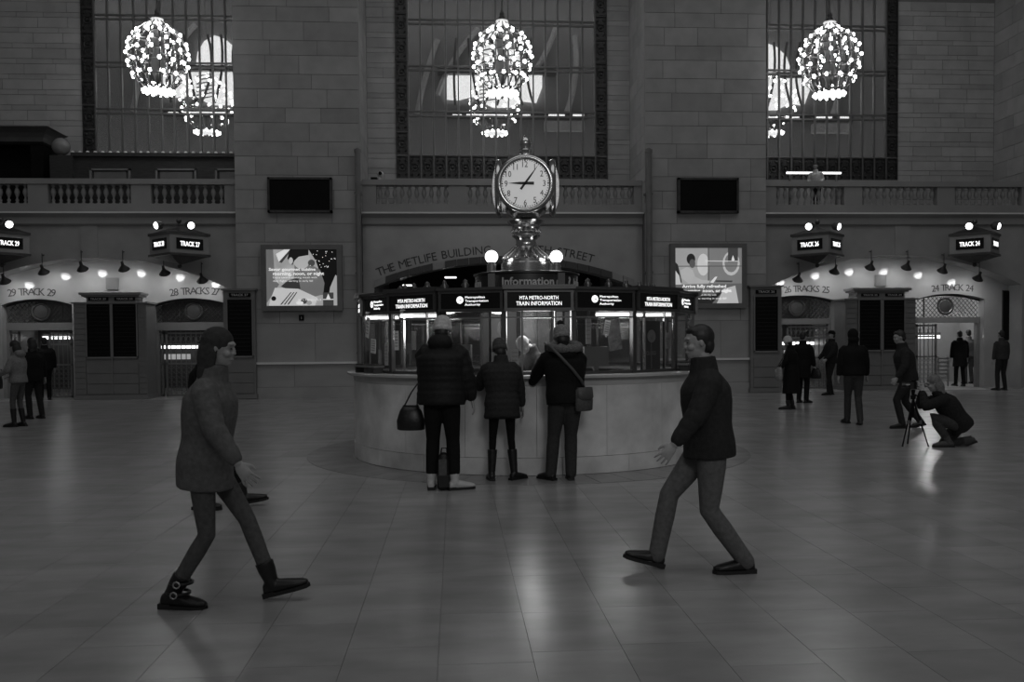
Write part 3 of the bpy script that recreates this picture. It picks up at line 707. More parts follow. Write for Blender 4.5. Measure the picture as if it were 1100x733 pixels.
# black boards, pipes and posters on the piers ----------------------------------
for a, b, y0, y1, lab in ((288, 357, 191.5, 229, 'black display board high on the left pier'), (727, 792, 192, 229.5, 'black display board high on the right pier')):
    x0, x1 = at(a, y0, YP).x, at(b, y0, YP).x; z0, z1 = at((a+b)/2, y1, YP).z, at((a+b)/2, y0, YP).z
    t = thing('display_board', lab, 'display board', ((x0+x1)/2, YP, z0), group='black display boards')
    MB().box(x0+.05, x1-.05, YP-.12, YP-.02, z0+.05, z1-.05).build('screen', BLACK, t)
    f = MB()
    for q in ((x0, x1, z0, z0+.06), (x0, x1, z1-.06, z1), (x0, x0+.06, z0, z1), (x1-.06, x1, z0, z1)): f.box(q[0], q[1], YP-.15, YP-.005, q[2], q[3])
    f.build('frame', BRONZE, t)
PIPE = mat('painted_pipe', .20, .45, .2)
for a, b, y, lab in ((382, 388.5, 164, 'dark vertical pipe at the right edge of the left pier'), (693.5, 700.5, 164, 'dark vertical pipe at the left edge of the right pier')):
    x0, x1 = at(a, 250, YP-.2).x, at(b, 250, YP-.2).x; z1 = at(a, y, YP-.2).z; r_ = (x1-x0)/2; cx = (x0+x1)/2
    t = thing('standpipe', lab, 'pipe', (cx, YP-.2, 0), group='pipes beside the piers')
    MB().lathe([(r_, .02), (r_, z1)], (cx, YP-.22, 0), 14).build('pipe', PIPE, t, 'auto')
    MB().lathe([(r_*1.25, 0), (r_*1.25, .2), (r_, .24)], (cx, YP-.22, 0.004), 14).lathe([(r_*1.15, 0), (r_*1.15, .08), (.02, .13)], (cx, YP-.22, z1), 14).build('collar', PIPE, t, 'auto')
    for z in (1.2, 3.4, 5.6): MB().box(cx-r_*1.2, cx+r_*1.2, YP-.24, YP, z, z+.06).build('bracket', DBRASS, t)

def poster(label, a, b, y0, y1, draw):
    x0, x1 = at(a, (y0+y1)/2, YP-.16).x, at(b, (y0+y1)/2, YP-.16).x; pm = (a+b)/2; z0, z1 = at(pm, y1, YP-.16).z, at(pm, y0, YP-.16).z
    t = thing('poster_lightbox', label, 'lightbox', ((x0+x1)/2, YP, z0), group='lit advertising lightboxes')
    e = .14; f = MB()
    for q in ((x0-e, x1+e, z0-e, z0), (x0-e, x1+e, z1, z1+e*.9), (x0-e, x0, z0, z1), (x1, x1+e, z0, z1)): f.box(q[0], q[1], YP-.18, YP-.005, q[2], q[3])
    f.build('frame', mat('lightbox_frame', .20, .4, .3), t)
    MB().box(x0, x1, YP-.14, YP-.02, z0, z1).build('panel', mat('poster_ground', .30, .4, var=.15, scale=2, emit=.85, spec=.2), t)
    W, H = x1-x0, z1-z0; lay = [0]
    def poly(pts, g, nm='print'):
        lay[0] += 1; y = YP-.14-.0012*lay[0]
        m = mat('poster_tone_%d' % int(g*100), g**1.35, .4, var=.04, emit=.85, spec=.2)
        MB().add([(x0+W*u, y, z1-H*v) for u, v in pts], [tuple(range(len(pts)))]).build(nm, m, t)
    def blob(u, v, ru, rv, g, n=16, rot=0):
        poly([(u+ru*math.cos(2*math.pi*k/n)*math.cos(rot)-rv*math.sin(2*math.pi*k/n)*math.sin(rot), v+ru*math.cos(2*math.pi*k/n)*math.sin(rot)+rv*math.sin(2*math.pi*k/n)*math.cos(rot)) for k in range(n)], g)
    def line(s, u, v, h, g, wd=None):
        lay[0] += 1; y = YP-.14-.0012*lay[0]-.002
        w_ = TX[s][2]*h*H/.7; w_ = wd*W if wd else w_
        text(s, 'lettering', glow('poster_print_%d' % int(g*100), g, .999), t, (x0+W*u+w_/2, y, z1-H*v), (1, 0, 0), (0, 0, 1), h=h*H, width=w_, depth=.001)
    draw(poly, blob, line)
def draw1(poly, blob, line):
    poly([(0, 0), (.10, 0), (.12, .55), (.18, .62), (0, .95)], .22)
    poly([(.60, 0), (1, 0), (1, .45), (.93, .6), (.92, .78), (.72, .82), (.78, .5), (.70, .2)], .02)
    poly([(.14, .08), (.26, 0), (.34, 0), (.18, .22)], .75); poly([(.18, .22), (.34, 0), (.37, 0), (.22, .24)], .10)
    poly([(.40, .28), (.60, .25), (.76, .36), (.82, .6), (.80, .8), (.62, .86), (.45, .8), (.38, .6)], .23)
    poly([(.30, .55), (.45, .5), (.48, .7), (.34, .72), (.2, .66)], .08)
    blob(.50, .18, .12, .17, .50); poly([(.34, 0), (.60, 0), (.60, .1), (.46, .13), (.40, .2), (.37, .28), (.30, .16)], .03)
    blob(.64, .24, .05, .06, .12); blob(.35, .20, .03, .06, .55)
    poly([(.12, .68), (.45, .70), (.72, .86), (.68, 1), (.03, 1), (.05, .9)], .60)
    for k in range(3): poly([(.19+k*.05, .98), (.34+k*.04, .76), (.355+k*.04, .76), (.21+k*.05, .98)], .06)
    blob(.10, .87, .035, .042, .03); blob(.53, .92, .05, .05, .12); blob(.60, .95, .04, .04, .4); blob(.47, .95, .05, .03, .75)
    poly([(.90, .68), (.98, .45), (1, .5), (1, 1), (.86, 1)], .45)
    rr = random.Random(3)
    for k in range(26): blob(.62+.36*rr.random(), .02+.32*rr.random(), .007, .008, .8, 5)
    poly([(.80, .77), (.95, .77), (.95, 1), (.80, 1)], .10); poly([(.845, .88), (.875, .79), (.905, .88), (.875, .9)], .75); poly([(.8, .885), (.95, .885), (.95, .90), (.8, .90)], .7)
    line(POST1[0], .04, .355, .05, .9, .66); line(POST1[1], .10, .43, .055, .9, .72); line(POST1[2], .10, .50, .032, .75, .62); line(POST1[3], .10, .56, .032, .75, .56); line(POST1[4], .45, .895, .028, .8, .33)
def draw2(poly, blob, line):
    poly([(0, 0), (.5, 0), (.5, .66), (0, .66)], .42); poly([(.5, 0), (1, 0), (1, .66), (.5, .66)], .28)
    blob(.42, .30, .09, .20, .62); blob(.84, .28, .13, .22, .55); blob(.84, .27, .10, .17, .28)
    poly([(.49, 0), (.505, 0), (.505, .62), (.49, .62)], .12); poly([(0, .32), (1, .32), (1, .335), (0, .335)], .16)
    poly([(0, .25), (.04, .3), (.10, .62), (.0, .66)], .06); poly([(0, .40), (.06, .5), (.09, .68), (0, .70)], .6)
    blob(.235, .20, .065, .10, .05); blob(.255, .28, .045, .08, .16); poly([(.08, .40), (.18, .34), (.26, .40), (.30, .52), (.40, .58), (.52, .59), (.51, .63), (.20, .64), (.10, .55)], .50)
    poly([(.52, .62), (.60, .52), (.63, .52), (.57, .63)], .75); poly([(.60, .585), (.86, .59), (.85, .62), (.60, .61)], .10)
    poly([(0, .66), (1, .64), (1, 1), (0, 1)], .20); poly([(.62, 1), (.72, .74), (.9, .68), (.95, 1)], .55); poly([(.25, .9), (.7, .8), (.55, 1), (.3, 1)], .05)
    poly([(.79, 0), (.94, 0), (.94, .26), (.79, .26)], .11); poly([(.84, .22), (.865, .13), (.89, .22), (.865, .235)], .75); poly([(.45, .23), (.94, .235), (.94, .25), (.45, .24)], .7)
    line(POST2[0], .10, .69, .055, .92, .66); line(POST2[1], .12, .77, .055, .92, .72); line(POST2[2], .16, .845, .032, .8, .45); line(POST2[3], .16, .91, .032, .8, .6)
poster('lit poster with a child at a table on the left pier', 286, 362, 268, 328.5, draw1)
poster('lit poster with a seated passenger on the right pier', 725.5, 797, 266.5, 326, draw2)
for px, py, lab in ((324, 341.5, 'tiny black number plate under the left poster'),):
    p = at(px, py, YP); t = thing('number_plate', lab, 'plate', p)
    MB().box(p.x-.07, p.x+.07, YP-.03, YP-.006, p.z-.08, p.z+.08).build('plate', BLACK, t); text('i', 'lettering', PAPER, t, (p.x, YP-.032, p.z), (1, 0, 0), (0, 0, 1), h=.07)

# chandeliers ----------------------------------------------------------------
def chandelier(label, px, py, Yc):
    c = at(px, py, Yc); s = 1/(F/ (inv @ (c-CAM)).z*-1)           # metres per pixel there
    t = thing('chandelier', label, 'chandelier', c, group='globe chandeliers')
    rings = [(-31, 12, 8), (-22.5, 24, 11), (-12.5, 30, 13), (-2, 32, 13), (9.5, 30.5, 13), (22, 26, 12)]
    prof = [(9, 36), (24, 25), (30.5, 12), (32.3, 0), (30.5, -12), (25, -25), (15, -36)]
    hoopm = MB()
    for dy, rp, n in rings:
        r_ = rp*s*.94; z = -dy*s
        MB().tube([(r_*math.cos(2*math.pi*k/24), r_*math.sin(2*math.pi*k/24), z-.03) for k in range(24)], .022, 5, closed=True).build('hoop', DBRASS, t, local=True)
        for k in range(n):
            a = 2*math.pi*(k+.5*(int(dy) % 2))/n
            put('bulb', BULBM, None, t, TR(rp*s*math.cos(a), rp*s*math.sin(a), z) @ SCL(1, 1, 1.1))
    for k in range(16):
        a = 2*math.pi*k/16
        MB().tube([(r_*s*.93*math.cos(a), r_*s*.93*math.sin(a), z*s) for r_, z in prof], .02, 5).build('rib', BRASS, t, local=True)
    zb = -36*s
    MB().lathe([(14.5*s, 0), (14*s, -.03), (11*s, -.07), (6*s, -.10), (0, -.11)], (0, 0, zb), 20).build('bowl', BOWL, t, True, local=True)
    MB().lathe([(15.5*s, .05), (15.5*s, -.03), (14*s, -.03), (14*s, .05), (15.5*s, .05)], (0, 0, zb), 20).build('bowl_rim', BRASS, t, local=True)
    MB().ell((0, 0, zb-.15), .05, nu=8, nv=6).build('bowl_finial', DBRASS, t, local=True)
    for k in range(14):
        a = 2*math.pi*k/14; put('bulb', BULBM, None, t, TR(15.5*s*math.cos(a), 15.5*s*math.sin(a), zb-.04))
    MB().lathe([(4.5*s, 33*s), (5.2*s, 36*s), (6.6*s, 38*s), (6.6*s, 39.5*s), (3*s, 40*s)], (0, 0, 0), 16).build('crown', mat('lit_crown', .6, .25, .3, emit=.9), t, 'auto', local=True)
    MB().lathe([(4.5*s, 40*s), (3.6*s, 43*s), (2.2*s, 45*s), (2.8*s, 47*s), (1.2*s, 50*s), (.8*s, 57*s)], (0, 0, 0), 12).build('crown_finial', DBRASS, t, 'auto', local=True)
    MB().lathe([(.02, -35*s), (.06, -28*s), (.2, -12*s), (.12, 5*s), (.2, 20*s), (.08, 34*s)], (0, 0, 0), 10).build('core', DBRASS, t, True, local=True)
    MB().tube([(0, 0, 56*s), (0, 0, ZTOP-c.z)], .025, 6).build('chain', DBRASS, t, local=True)
b_ = MB(); b_.ell((0, 0, 0), .046, nu=8, nv=6); BULBM = b_.mesh('bulb', None, True); BULBM.materials.append(BULB)
chandelier('globe chandelier hanging before the left window', 169.5, 60.5, 24.4)
chandelier('globe chandelier hanging before the centre window above the clock', 539.5, 62.5, 24.4)
chandelier('globe chandelier hanging before the right window', 891, 64, 24.4)

# balcony: bar counter, kiosk and odds and ends ---------------------------------
Yk = 25.7
x0, x1 = at(55, 170, Yk).x, at(262, 170, Yk).x; zt_ = at(150, 164.5, Yk).z; z0 = zcor+.1
t = thing('bar_counter', 'dark panelled bar counter on the left balcony with a row of pale knobs', 'counter', ((x0+x1)/2, Yk+.3, z0))
MB().box(x0+.5, x1, Yk+.05, Yk+.7, z0, zt_-.08).build('body', DARKWOOD, t)
MB().box(x0+.55, x1, Yk-.05, Yk+.75, zt_-.10, zt_).build('top', DARKWOOD, t)
MB().box(x0, x0+.62, Yk-.1, Yk+.6, z0, at(60, 167.5, Yk).z).build('end_post', DARKWOOD, t)
for k in range(22):
    px = 78+k*8.1; p = at(px, 163.6, Yk+.2)
    if p.x < x1: MB().ell((p.x, Yk+.2, zt_+.045), .055, nu=8, nv=6).build('knob', PAPER, t, True)
for a, b in ((96, 140), (167, 211), (231, 258)):
    xa, xb = at(a, 185, Yk).x, at(b, 185, Yk).x; za, zb = at(a, 199, Yk).z, at(a, 181, Yk).z; f = MB()
    for q in ((xa, xb, zb-.05, zb), (xa, xa+.06, za, zb), (xb-.06, xb, za, zb)): f.box(q[0], q[1], Yk-.01, Yk+.06, q[2], q[3])
    f.build('panel_frame', mat('panel_moulding', .22, .3), t); MB().box(xa+.12, xb-.12, Yk+.02, Yk+.06, za, zb-.09).build('inset_panel', mat('inset_grey', .16, .5), t)
p = at(65.5, 156.5, Yk+.1); zp = at(60, 167.5, Yk).z
t = thing('globe_lamp', 'unlit glass globe lamp on the end of the balcony bar', 'lamp', (p.x, Yk+.1, zp))
MB().ell((p.x, Yk+.1, zp+.28), .25, nu=18, nv=12).build('globe', mat('frosted_globe', .26, .12), t, True); MB().lathe([(.1, 0), (.1, .03), (.05, .06)], (p.x, Yk+.1, zp), 12).build('base', DBRASS, t)
xk0, xk1 = at(-70, 160, Yk).x, at(46, 160, Yk).x; zk = at(20, 135.5, Yk).z
t = thing('balcony_kiosk', 'dark kiosk with a flared cornice at the left balcony edge', 'kiosk', ((xk0+xk1)/2, Yk+.4, z0))
MB().box(xk0, xk1, Yk+.45, Yk+.95, z0, zk-.5).build('back', BLACK, t)
for u in (xk0, xk1-.34): MB().box(u, u+.34, Yk, Yk+.5, z0, zk-.48).build('pillar', BLACK, t)
MB().box(xk0-.03, xk1+.03, Yk-.03, Yk+.95, zk-.52, zk-.44).build('lintel', BLACK, t)
m = MB(); vs = []
KC = mat('kiosk_cornice', .10, .5)
pr = [(0, zk-.44), (.03, zk-.32), (.10, zk-.2), (.22, zk-.1), (.30, zk-.08), (.10, zk)]
for e, z in pr: vs += [(xk0-e, Yk-e, z), (xk1+e, Yk-e, z), (xk1+e, Yk+.95, z), (xk0-e, Yk+.95, z)]
m.add(vs, [(4*j+i, 4*j+(i+1) % 4, 4*j+4+(i+1) % 4, 4*j+4+i) for j in range(len(pr)-1) for i in range(4)]+[(3, 2, 1, 0), (20, 21, 22, 23)]); m.build('cornice', KC, t)
# bright tube and sill at the right balcony, camera on the centre balustrade
a, b = at(845, 185.8, 26.4), at(903.5, 185.8, 26.4)
t = thing('balcony_tube_light', 'long thin white tube light behind the right balustrade', 'light', ((a.x+b.x)/2, 26.4, a.z))
MB().box(a.x, b.x, 26.38, 26.43, a.z-.025, a.z+.025).build('tube', TUBE, t); MB().box(a.x, b.x, 26.43, 26.5, a.z-.02, a.z+.06).build('fixture', PLASTIC, t)
for u in (a.x+.1, b.x-.14): MB().box(u, u+.04, 26.43, 26.5, zcor+.1, a.z).build('post', PLASTIC, t)
p = at(408, 189, YL+.2); zr = zrail1
t = thing('security_camera', 'small pale camera on a dark base on the centre balustrade', 'camera', (p.x, YL+.13, zr))
MB().box(p.x-.24, p.x-.06, YL, YL+.2, zr, zr+.07).build('base', BLACK, t); MB().box(p.x-.02, p.x+.04, YL+.05, YL+.12, zr, zr+.1).ell((p.x+.03, YL+.08, zr+.17), .09, .12, .08, nu=10, nv=7).build('housing', PAPER, t); MB().tube([(p.x+.03, YL-.02, zr+.17), (p.x+.03, YL-.07, zr+.17)], .05, 10).build('lens', BLACK, t)
# ================================================================== INFORMATION BOOTH
UP = Vector((0, 0, 1))
NF, OFF = 18, -6.5
def rad_dir(phi): return (TO*math.cos(R(phi))+RT*math.sin(R(phi)))
def tan_dir(phi): return (RT*math.cos(R(phi))-TO*math.sin(R(phi)))       # to the right as seen from outside
booth = thing('information_booth', 'round marble information booth with lit signs in the middle of the hall', 'booth', BC)
def arcseg(mb, r0, r1, a0, a1, z0, z1, n=4):
    vs = []
    for i in range(n+1):
        a = a0+(a1-a0)*i/n
        for r, z in ((r0, z0), (r1, z0), (r1, z1), (r0, z1)): vs.append(boothp(r, a, z))
    fs = [(4*i+j, 4*i+(j+1) % 4, 4*i+4+(j+1) % 4, 4*i+4+j) for i in range(n) for j in range(4)]
    mb.add(vs, fs+[(0, 1, 2, 3), (4*n+3, 4*n+2, 4*n+1, 4*n)])
zC = 1.105                                                            # counter underside
core = MB()
core.lathe([(2.20*BK, .01), (2.29*BK, .01), (2.29*BK, 1.06), (2.20*BK, 1.06), (2.20*BK, .01)], BC, 72).build('drum_core', BOOTHM, booth, 'auto')
for i in range(18):
    a0 = -6.5+20*i+9; m = MB(); arcseg(m, 2.28, 2.325, a0+.06, a0+19.94, .205, 1.06, 5); m.build('marble_slab', BOOTHM, booth)
    m = MB(); arcseg(m, 2.28, 2.335, a0+.06+7, a0+19.94+7, .006, .20, 5); m.build('base_slab', BOOTHM, booth)
MB().lathe([(r*BK, z) for r, z in [(1.55, 1.10), (2.40, 1.10), (2.42, 1.108), (2.42, 1.132), (2.41, 1.14), (1.55, 1.14), (1.55, 1.10)]], BC, 72).build('counter', LEDGE, booth, 'auto')
MB().lathe([(r*BK, z) for r, z in [(2.29, 1.0), (2.335, 1.02), (2.34, 1.10), (2.29, 1.10), (2.29, 1.0)]], BC, 72).build('counter_moulding', LEDGE, booth)
# deck and roof
RG = 2.22*BK
zs0, zs1, zgl = 1.885, 2.095, 1.79
def ring_plan(r): return [((p:=boothp(r, OFF+20*i)).x, p.y) for i in range(NF)]
MB().plan(ring_plan(2.16), 2.05, 2.12).build('roof_deck', DBRASS, booth)
MB().plan(ring_plan(1.9), 2.12, 2.17).build('roof_step', DBRASS, booth)
posts = MB(); posts.box(-.028, .028, -.028, .028, 1.14, zs0); POST = posts.mesh('post'); POST.materials.append(DBRASS)
BRB = unit_box('rail', DBRASS); BRS = unit_box('mullion_bar', BRASS); PNB = unit_box('glass_pane', BGLASS); 
def frame_mtx(phi, r, x, z, sx, sy, sz):
    """box sitting on a facet: x right along facet from its middle, z up; depth sy inward"""
    c = BC+rad_dir(phi)*r+tan_dir(phi)*x; c.z = z
    m = Matrix.Identity(4); m.col[0][:3] = tan_dir(phi)*sx; m.col[1][:3] = -rad_dir(phi)*sy; m.col[2][:3] = (0, 0, sz); m.col[3][:3] = c; return m
ap = RG*math.cos(R(10)); hw = RG*math.sin(R(10))
for i in range(NF):
    phi = OFF+20*i
    mm = Matrix.Translation(boothp(2.22, phi)) @ Matrix.Rotation(math.atan2(rad_dir(phi).y, rad_dir(phi).x), 4, 'Z')
    inst('post', POST, booth, mm)
    ph = phi+10; kind = (i % 2 == 0)                               # even facets: railway sign, odd: authority sign
    out = .035 if kind else 0
    # sign box
    sb = put('sign_panel', MB().box(0, 1, 0, 1, 0, 1).mesh('sign_panel'), BLACKG, booth, WM[booth].inverted() @ frame_mtx(ph, ap+.03+out, -hw+.03, zs0+.02, 2*hw-.06, .06, zs1-zs0-.03))
    inst('sign_rail', BRB, booth, frame_mtx(ph, ap+.05+out, -hw-.005, zs0-.015, 2*hw+.01, .09, .035))
    inst('sign_rail', BRB, booth, frame_mtx(ph, ap+.05+out, -hw-.005, zs1-.012, 2*hw+.01, .09, .035))
    inst('cornice', BRB, booth, frame_mtx(ph, ap+.09+out, -hw-.02, zs1+.022, 2*hw+.04, .16, .05 if kind else .03))
    inst('sign_jamb', BRB, booth, frame_mtx(ph, ap+.045+out, -hw-.0, zs0, .035, .08, zs1-zs0)); inst('sign_jamb', BRB, booth, frame_mtx(ph, ap+.045+out, hw-.035, zs0, .035, .08, zs1-zs0))
    if math.cos(R(ph)) > -.2:
        rt = tan_dir(ph); nr = rad_dir(ph); c = BC+nr*(ap+.033+out); 
        c.z = (zs0+zs1)/2
        if kind:
            text(SIGN1, 'lettering', LED, booth, c+UP*.030, rt, UP, h=.043, width=.44, depth=.001); text(SIGN2, 'lettering', LED, booth, c-UP*.034, rt, UP, h=.046, width=.52, depth=.001)
        else:
            lc = c-rt*.13+UP*.018; vs = [lc+rt*(.042*math.cos(2*math.pi*k/20))+UP*(.042*math.sin(2*math.pi*k/20)) for k in range(20)]
            MB().add(vs, [tuple(range(20))]).build('logo_disc', LED, booth)
            text('m', 'logo_letter', BLACKG, booth, lc+nr*.003+rt*.008, rt, UP, h=.03, depth=.001)
            for q, s in enumerate(AUTH): text(s, 'lettering', LED, booth, c+rt*(-.075+[.26, .30, .20][q]/2)+UP*(.048-.042*q), rt, UP, h=.026, width=[.24, .28, .19][q], depth=.001)
    # glazing
    inst('bottom_rail', BRB, booth, frame_mtx(ph, ap+.02, -hw, 1.14, 2*hw, .04, .035))
    inst('top_rail', BRS, booth, frame_mtx(ph, ap+.018, -hw, zgl, 2*hw, .035, .018))
    cuts = [-hw+.03, -hw+.03+.22*2*hw, hw-.03-.22*2*hw, hw-.03] if kind else [-hw+.03, hw-.03]
    for a, b in zip(cuts[:-1], cuts[1:]):
        inst('glass_pane', PNB, booth, frame_mtx(ph, ap, a, 1.175, b-a, .006, zgl-1.18)); inst('glass_pane', PNB, booth, frame_mtx(ph, ap, a, zgl+.018, b-a, .006, zs0-zgl-.02))
    for a in cuts[1:-1]: inst('mullion_bar', BRS, booth, frame_mtx(ph, ap+.015, a-.01, 1.175, .02, .03, zs0-1.18))
# scalloped cresting on the roof and the lettered drum
for i in range(36):
    a = i*10+5; p = boothp(1.72, a, 2.165)
    if -.35 < math.cos(R(a)) < .93:
        MB().lathe([(.05, 0), (.03, .02), (.055, .05), (.025, .08), (.03, .10), (0, .125)], p, 8).build('cresting', DBRASS, booth, True)
MB().lathe([(.70, 2.17), (.735, 2.18), (.735, 2.21), (.715, 2.22), (.715, 2.42), (.74, 2.43), (.74, 2.455), (.68, 2.47), (0, 2.47)], BC, 48).build('lettered_drum', mat('drum_bronze', .07, .35, .8), booth, 'auto')
def drum_text(s, phi, h, z, r):
    vs, fs, w_ = TX[s]; k = h/.7; mb = MB(); q = []
    for x, y, zz in vs:
        a = R(phi)+x*k/r; q.append(BC+(TO*math.cos(a)+RT*math.sin(a))*(r+zz/.02*.004)+UP*(z+y*k))
    mb.add(q, fs); mb.build('drum_lettering', mat('pale_letter', .6, .4), booth)
for phi in (2, 92, -88): drum_text('Information', phi, .108, 2.32, .718)
for phi in (-42, 48): drum_text('?', phi+6, .135, 2.32, .718)
for phi in (-37, 37):
    p = boothp(.725, phi); m = MB(); m.obox(p+UP*2.32, tan_dir(phi)*.06, rad_dir(phi)*.03, UP*.11); m.build('drum_block', BRASS, booth)

# clock ---------------------------------------------------------------------------
def zc(py): return dep(563.5, py, 12.26).z
clk = thing('clock', 'four-faced brass globe clock on top of the information booth', 'clock', BC+UP*2.47)
s = 12.26/F; zb = zc(203.5)
prof = [(27, 2.47), (27, zc(284)), (25.5, zc(283)), (25.5, zc(279.5)), (23, zc(277)), (16.5, zc(272)), (13, zc(268)), (11.5, zc(264)), (11, zc(259)), (13, zc(256)), (15, zc(254.5)), (15, zc(252.5)), (13, zc(251)), (13.5, zc(247)), (15, zc(245.5)), (15, zc(243)), (18, zc(241)), (20, zc(238.5))]
MB().lathe([(r*s, z) for r, z in prof], BC, 36).build('pedestal', BRASS, clk, 'auto')
for k in range(16):
    a = 22.5*k; MB().ell(boothp(14.2*s, a, zc(249)), .026, nu=8, nv=6).build('bead', BRASS, clk, True)
    b = MB(); b.tube([boothp(24.5*s, a, zc(278)), boothp(17.5*s, a, zc(272)), boothp(13.5*s, a, zc(267))], [.035, .028, .018], 6, round_=True); b.build('gadroon', BRASS, clk, True)
ball = MB(); ball.lathe([(30.3*s*math.sin(math.pi*j/18), zb-35.5*s*math.cos(math.pi*j/18)) for j in range(19)], BC, 40); ball.build('globe_case', BRASS, clk, True)
top = zc(168.5)
MB().lathe([(10*s, top-.06), (10*s, top), (6*s, top+.02), (5.5*s, top+.05), (7*s, top+.07), (6*s, top+.09), (4.5*s, top+.10), (6*s, top+.14), (6.4*s, top+.18), (4.5*s, top+.23), (1.5*s, top+.27), (0, top+.28)], BC, 16).build('finial', BRASS, clk, 'auto')
HAND = mat('clock_hand', .006, .4)
for q in range(4):
    phi = 90*q-1; n = rad_dir(phi); rt = tan_dir(phi)
    c0 = BC+UP*zb
    # rim
    pts = [c0+n*(.372)+rt*(27.2*s*math.cos(R(k*10)))+UP*(27.2*s*math.sin(R(k*10))) for k in range(36)]
    rim = MB().tube(pts, .045, 10, closed=True).build('dial_rim', BRASS, clk, True)
    d = MB(); vs = []; rr = 25*s
    for j, (f_, h_) in enumerate(((1, .0), (.85, .022), (.6, .042), (.3, .053))):
        for k in range(36): vs.append(c0+n*(.398+h_*(.15 if q == 0 else 1.2))+rt*(rr*f_*math.cos(R(k*10)))+UP*(rr*f_*math.sin(R(k*10))))
    vs.append(c0+n*(.398+.056*(.15 if q == 0 else 1.2)))
    d.add(vs, [(j*36+k, j*36+(k+1) % 36, (j+1)*36+(k+1) % 36, (j+1)*36+k) for j in range(3) for k in range(36)]+[(108+k, 108+(k+1) % 36, 144) for k in range(36)])
    dial = d.build('dial', OPAL, clk, True)
    if q == 2: continue
    o = n*(.411 if q == 0 else .425)
    for k in range(1, 13):
        a = R(90-30*k); r_ = rr*(.79 if q == 0 else .8)
        text(str(k), 'numeral', HAND, dial, c0+o*(1 if q == 0 else 1.03)+rt*(r_*math.cos(a))+UP*(r_*math.sin(a)), rt, UP, h=.08, depth=.001, hs=.85)
    dots = MB()
    for k in range(60):
        a = R(6*k); p = c0+o+rt*(rr*.95*math.cos(a))+UP*(rr*.95*math.sin(a)); w_ = .006 if k % 5 else .010
        dots.obox(p, rt*w_, n*.001, UP*w_)
    dots.build('minute_dots', HAND, dial, kind='stuff')
    if q == 0 or True:
        for ang, ln, wd, tail in ((36.5, rr*.93, .013, .10), (271, rr*.72, .017, .12)):
            a = R(90-ang); dv = rt*math.cos(a)+UP*math.sin(a); sv = n.cross(dv)
            b = c0+o+n*.012*(1 if q == 0 else 3); v = [b-dv*tail-sv*wd*1.2, b-dv*tail+sv*wd*1.2, b+dv*ln*.3+sv*wd, b+dv*ln, b+dv*ln*.3-sv*wd]
            MB().add(v+[p+n*.004 for p in v], [(4, 3, 2, 1, 0), (5, 6, 7, 8, 9)]+[(i, (i+1) % 5, (i+1) % 5+5, i+5) for i in range(5)]).build('hand', HAND, dial)
        MB().ell(c0+o+n*.012, .022, nu=10, nv=6).build('hub', HAND, dial)
# two globe lamps
for px, lab in ((528, 'glowing white globe lamp left of the clock'), (597.5, 'glowing white globe lamp right of the clock')):
    p = dep(px, 276, 11.95)
    t = thing('globe_lamp', lab, 'lamp', (p.x, p.y, 2.47), group='globe lamps beside the clock')
    MB().ell((p.x, p.y, p.z), .088, nu=20, nv=14).build('globe', GLOBE, t, True)
    MB().lathe([(.065, 2.455), (.065, p.z-.10), (.05, p.z-.095), (.05, p.z-.06)], (p.x, p.y, 0), 16).build('holder', BRASS, t, 'auto')

# things inside the booth -------------------------------------------------------------
corew = MB().lathe([(.62, .01), (.62, 2.04)], BC, 18).build('core_wall', DARKWOOD, booth)
for i in range(9):
    a = -80+20*i; c = boothp(.625, a); m = MB()
    m.obox(c+UP*1.5, tan_dir(a)*.085, rad_dir(a)*.008, UP*.42); m.build('core_panel', mat('core_panel', .09, .4), corew)
MB().lathe([(1.15, 1.0), (1.5, 1.0), (1.5, 1.04), (1.15, 1.04), (1.15, 1.0)], BC, 48).build('inner_desk', DARKWOOD, booth)
for px0, px1, py, Dd, lab in ((393, 428, 337.5, 11.2, 'ceiling tube light at the left end of the booth'), (430, 470, 339.5, 10.5, 'ceiling tube light above the pale-hatted person'), (640, 676, 338.2, 10.6, 'ceiling tube light right of the booth middle'), (682, 722, 337, 10.9, 'ceiling tube light at the right end of the booth')):
    a, b = dep(px0, py, Dd), dep(px1, py-1, Dd); a.z = b.z = 1.84
    t = thing('tube_light', lab, 'light', (a+b)/2, group='tube lights under the booth roof')
    MB().tube([a, b], .018, 8).build('tube', TUBE, t); MB().tube([a+UP*.05, b+UP*.05], .03, 6).build('fixture', SILVER, t)
    MB().tube([(a+b)/2+UP*.06, Vector(((a+b)/2).to_tuple()[:2]+(2.05,))], .012, 5).build('hanger', SILVER, t)
for px, lab in ((481, 'small dome light inside the booth beside the pale hat'), (535.5, 'small dome light inside the booth above the grey hood')):
    p = dep(px, 334, 10.7); t = thing('dome_light', lab, 'light', p, group='dome lights in the booth')
    MB().lathe([(.085, -.02), (.08, -.03), (0, -.045)], p, 14).build('lens', TUBE, t); MB().lathe([(.09, -.02), (.09, 0), (.06, .05), (.02, .08), (.012, 2.05-p.z)], p, 14).build('dome', SILVER, t, 'auto')
point('booth_lamp', boothp(1.35, -50, 1.75), 15.0, .2); point('booth_lamp', boothp(1.35, 5, 1.75), 15.0, .2); point('booth_lamp', boothp(1.35, 55, 1.75), 15.0, .2)
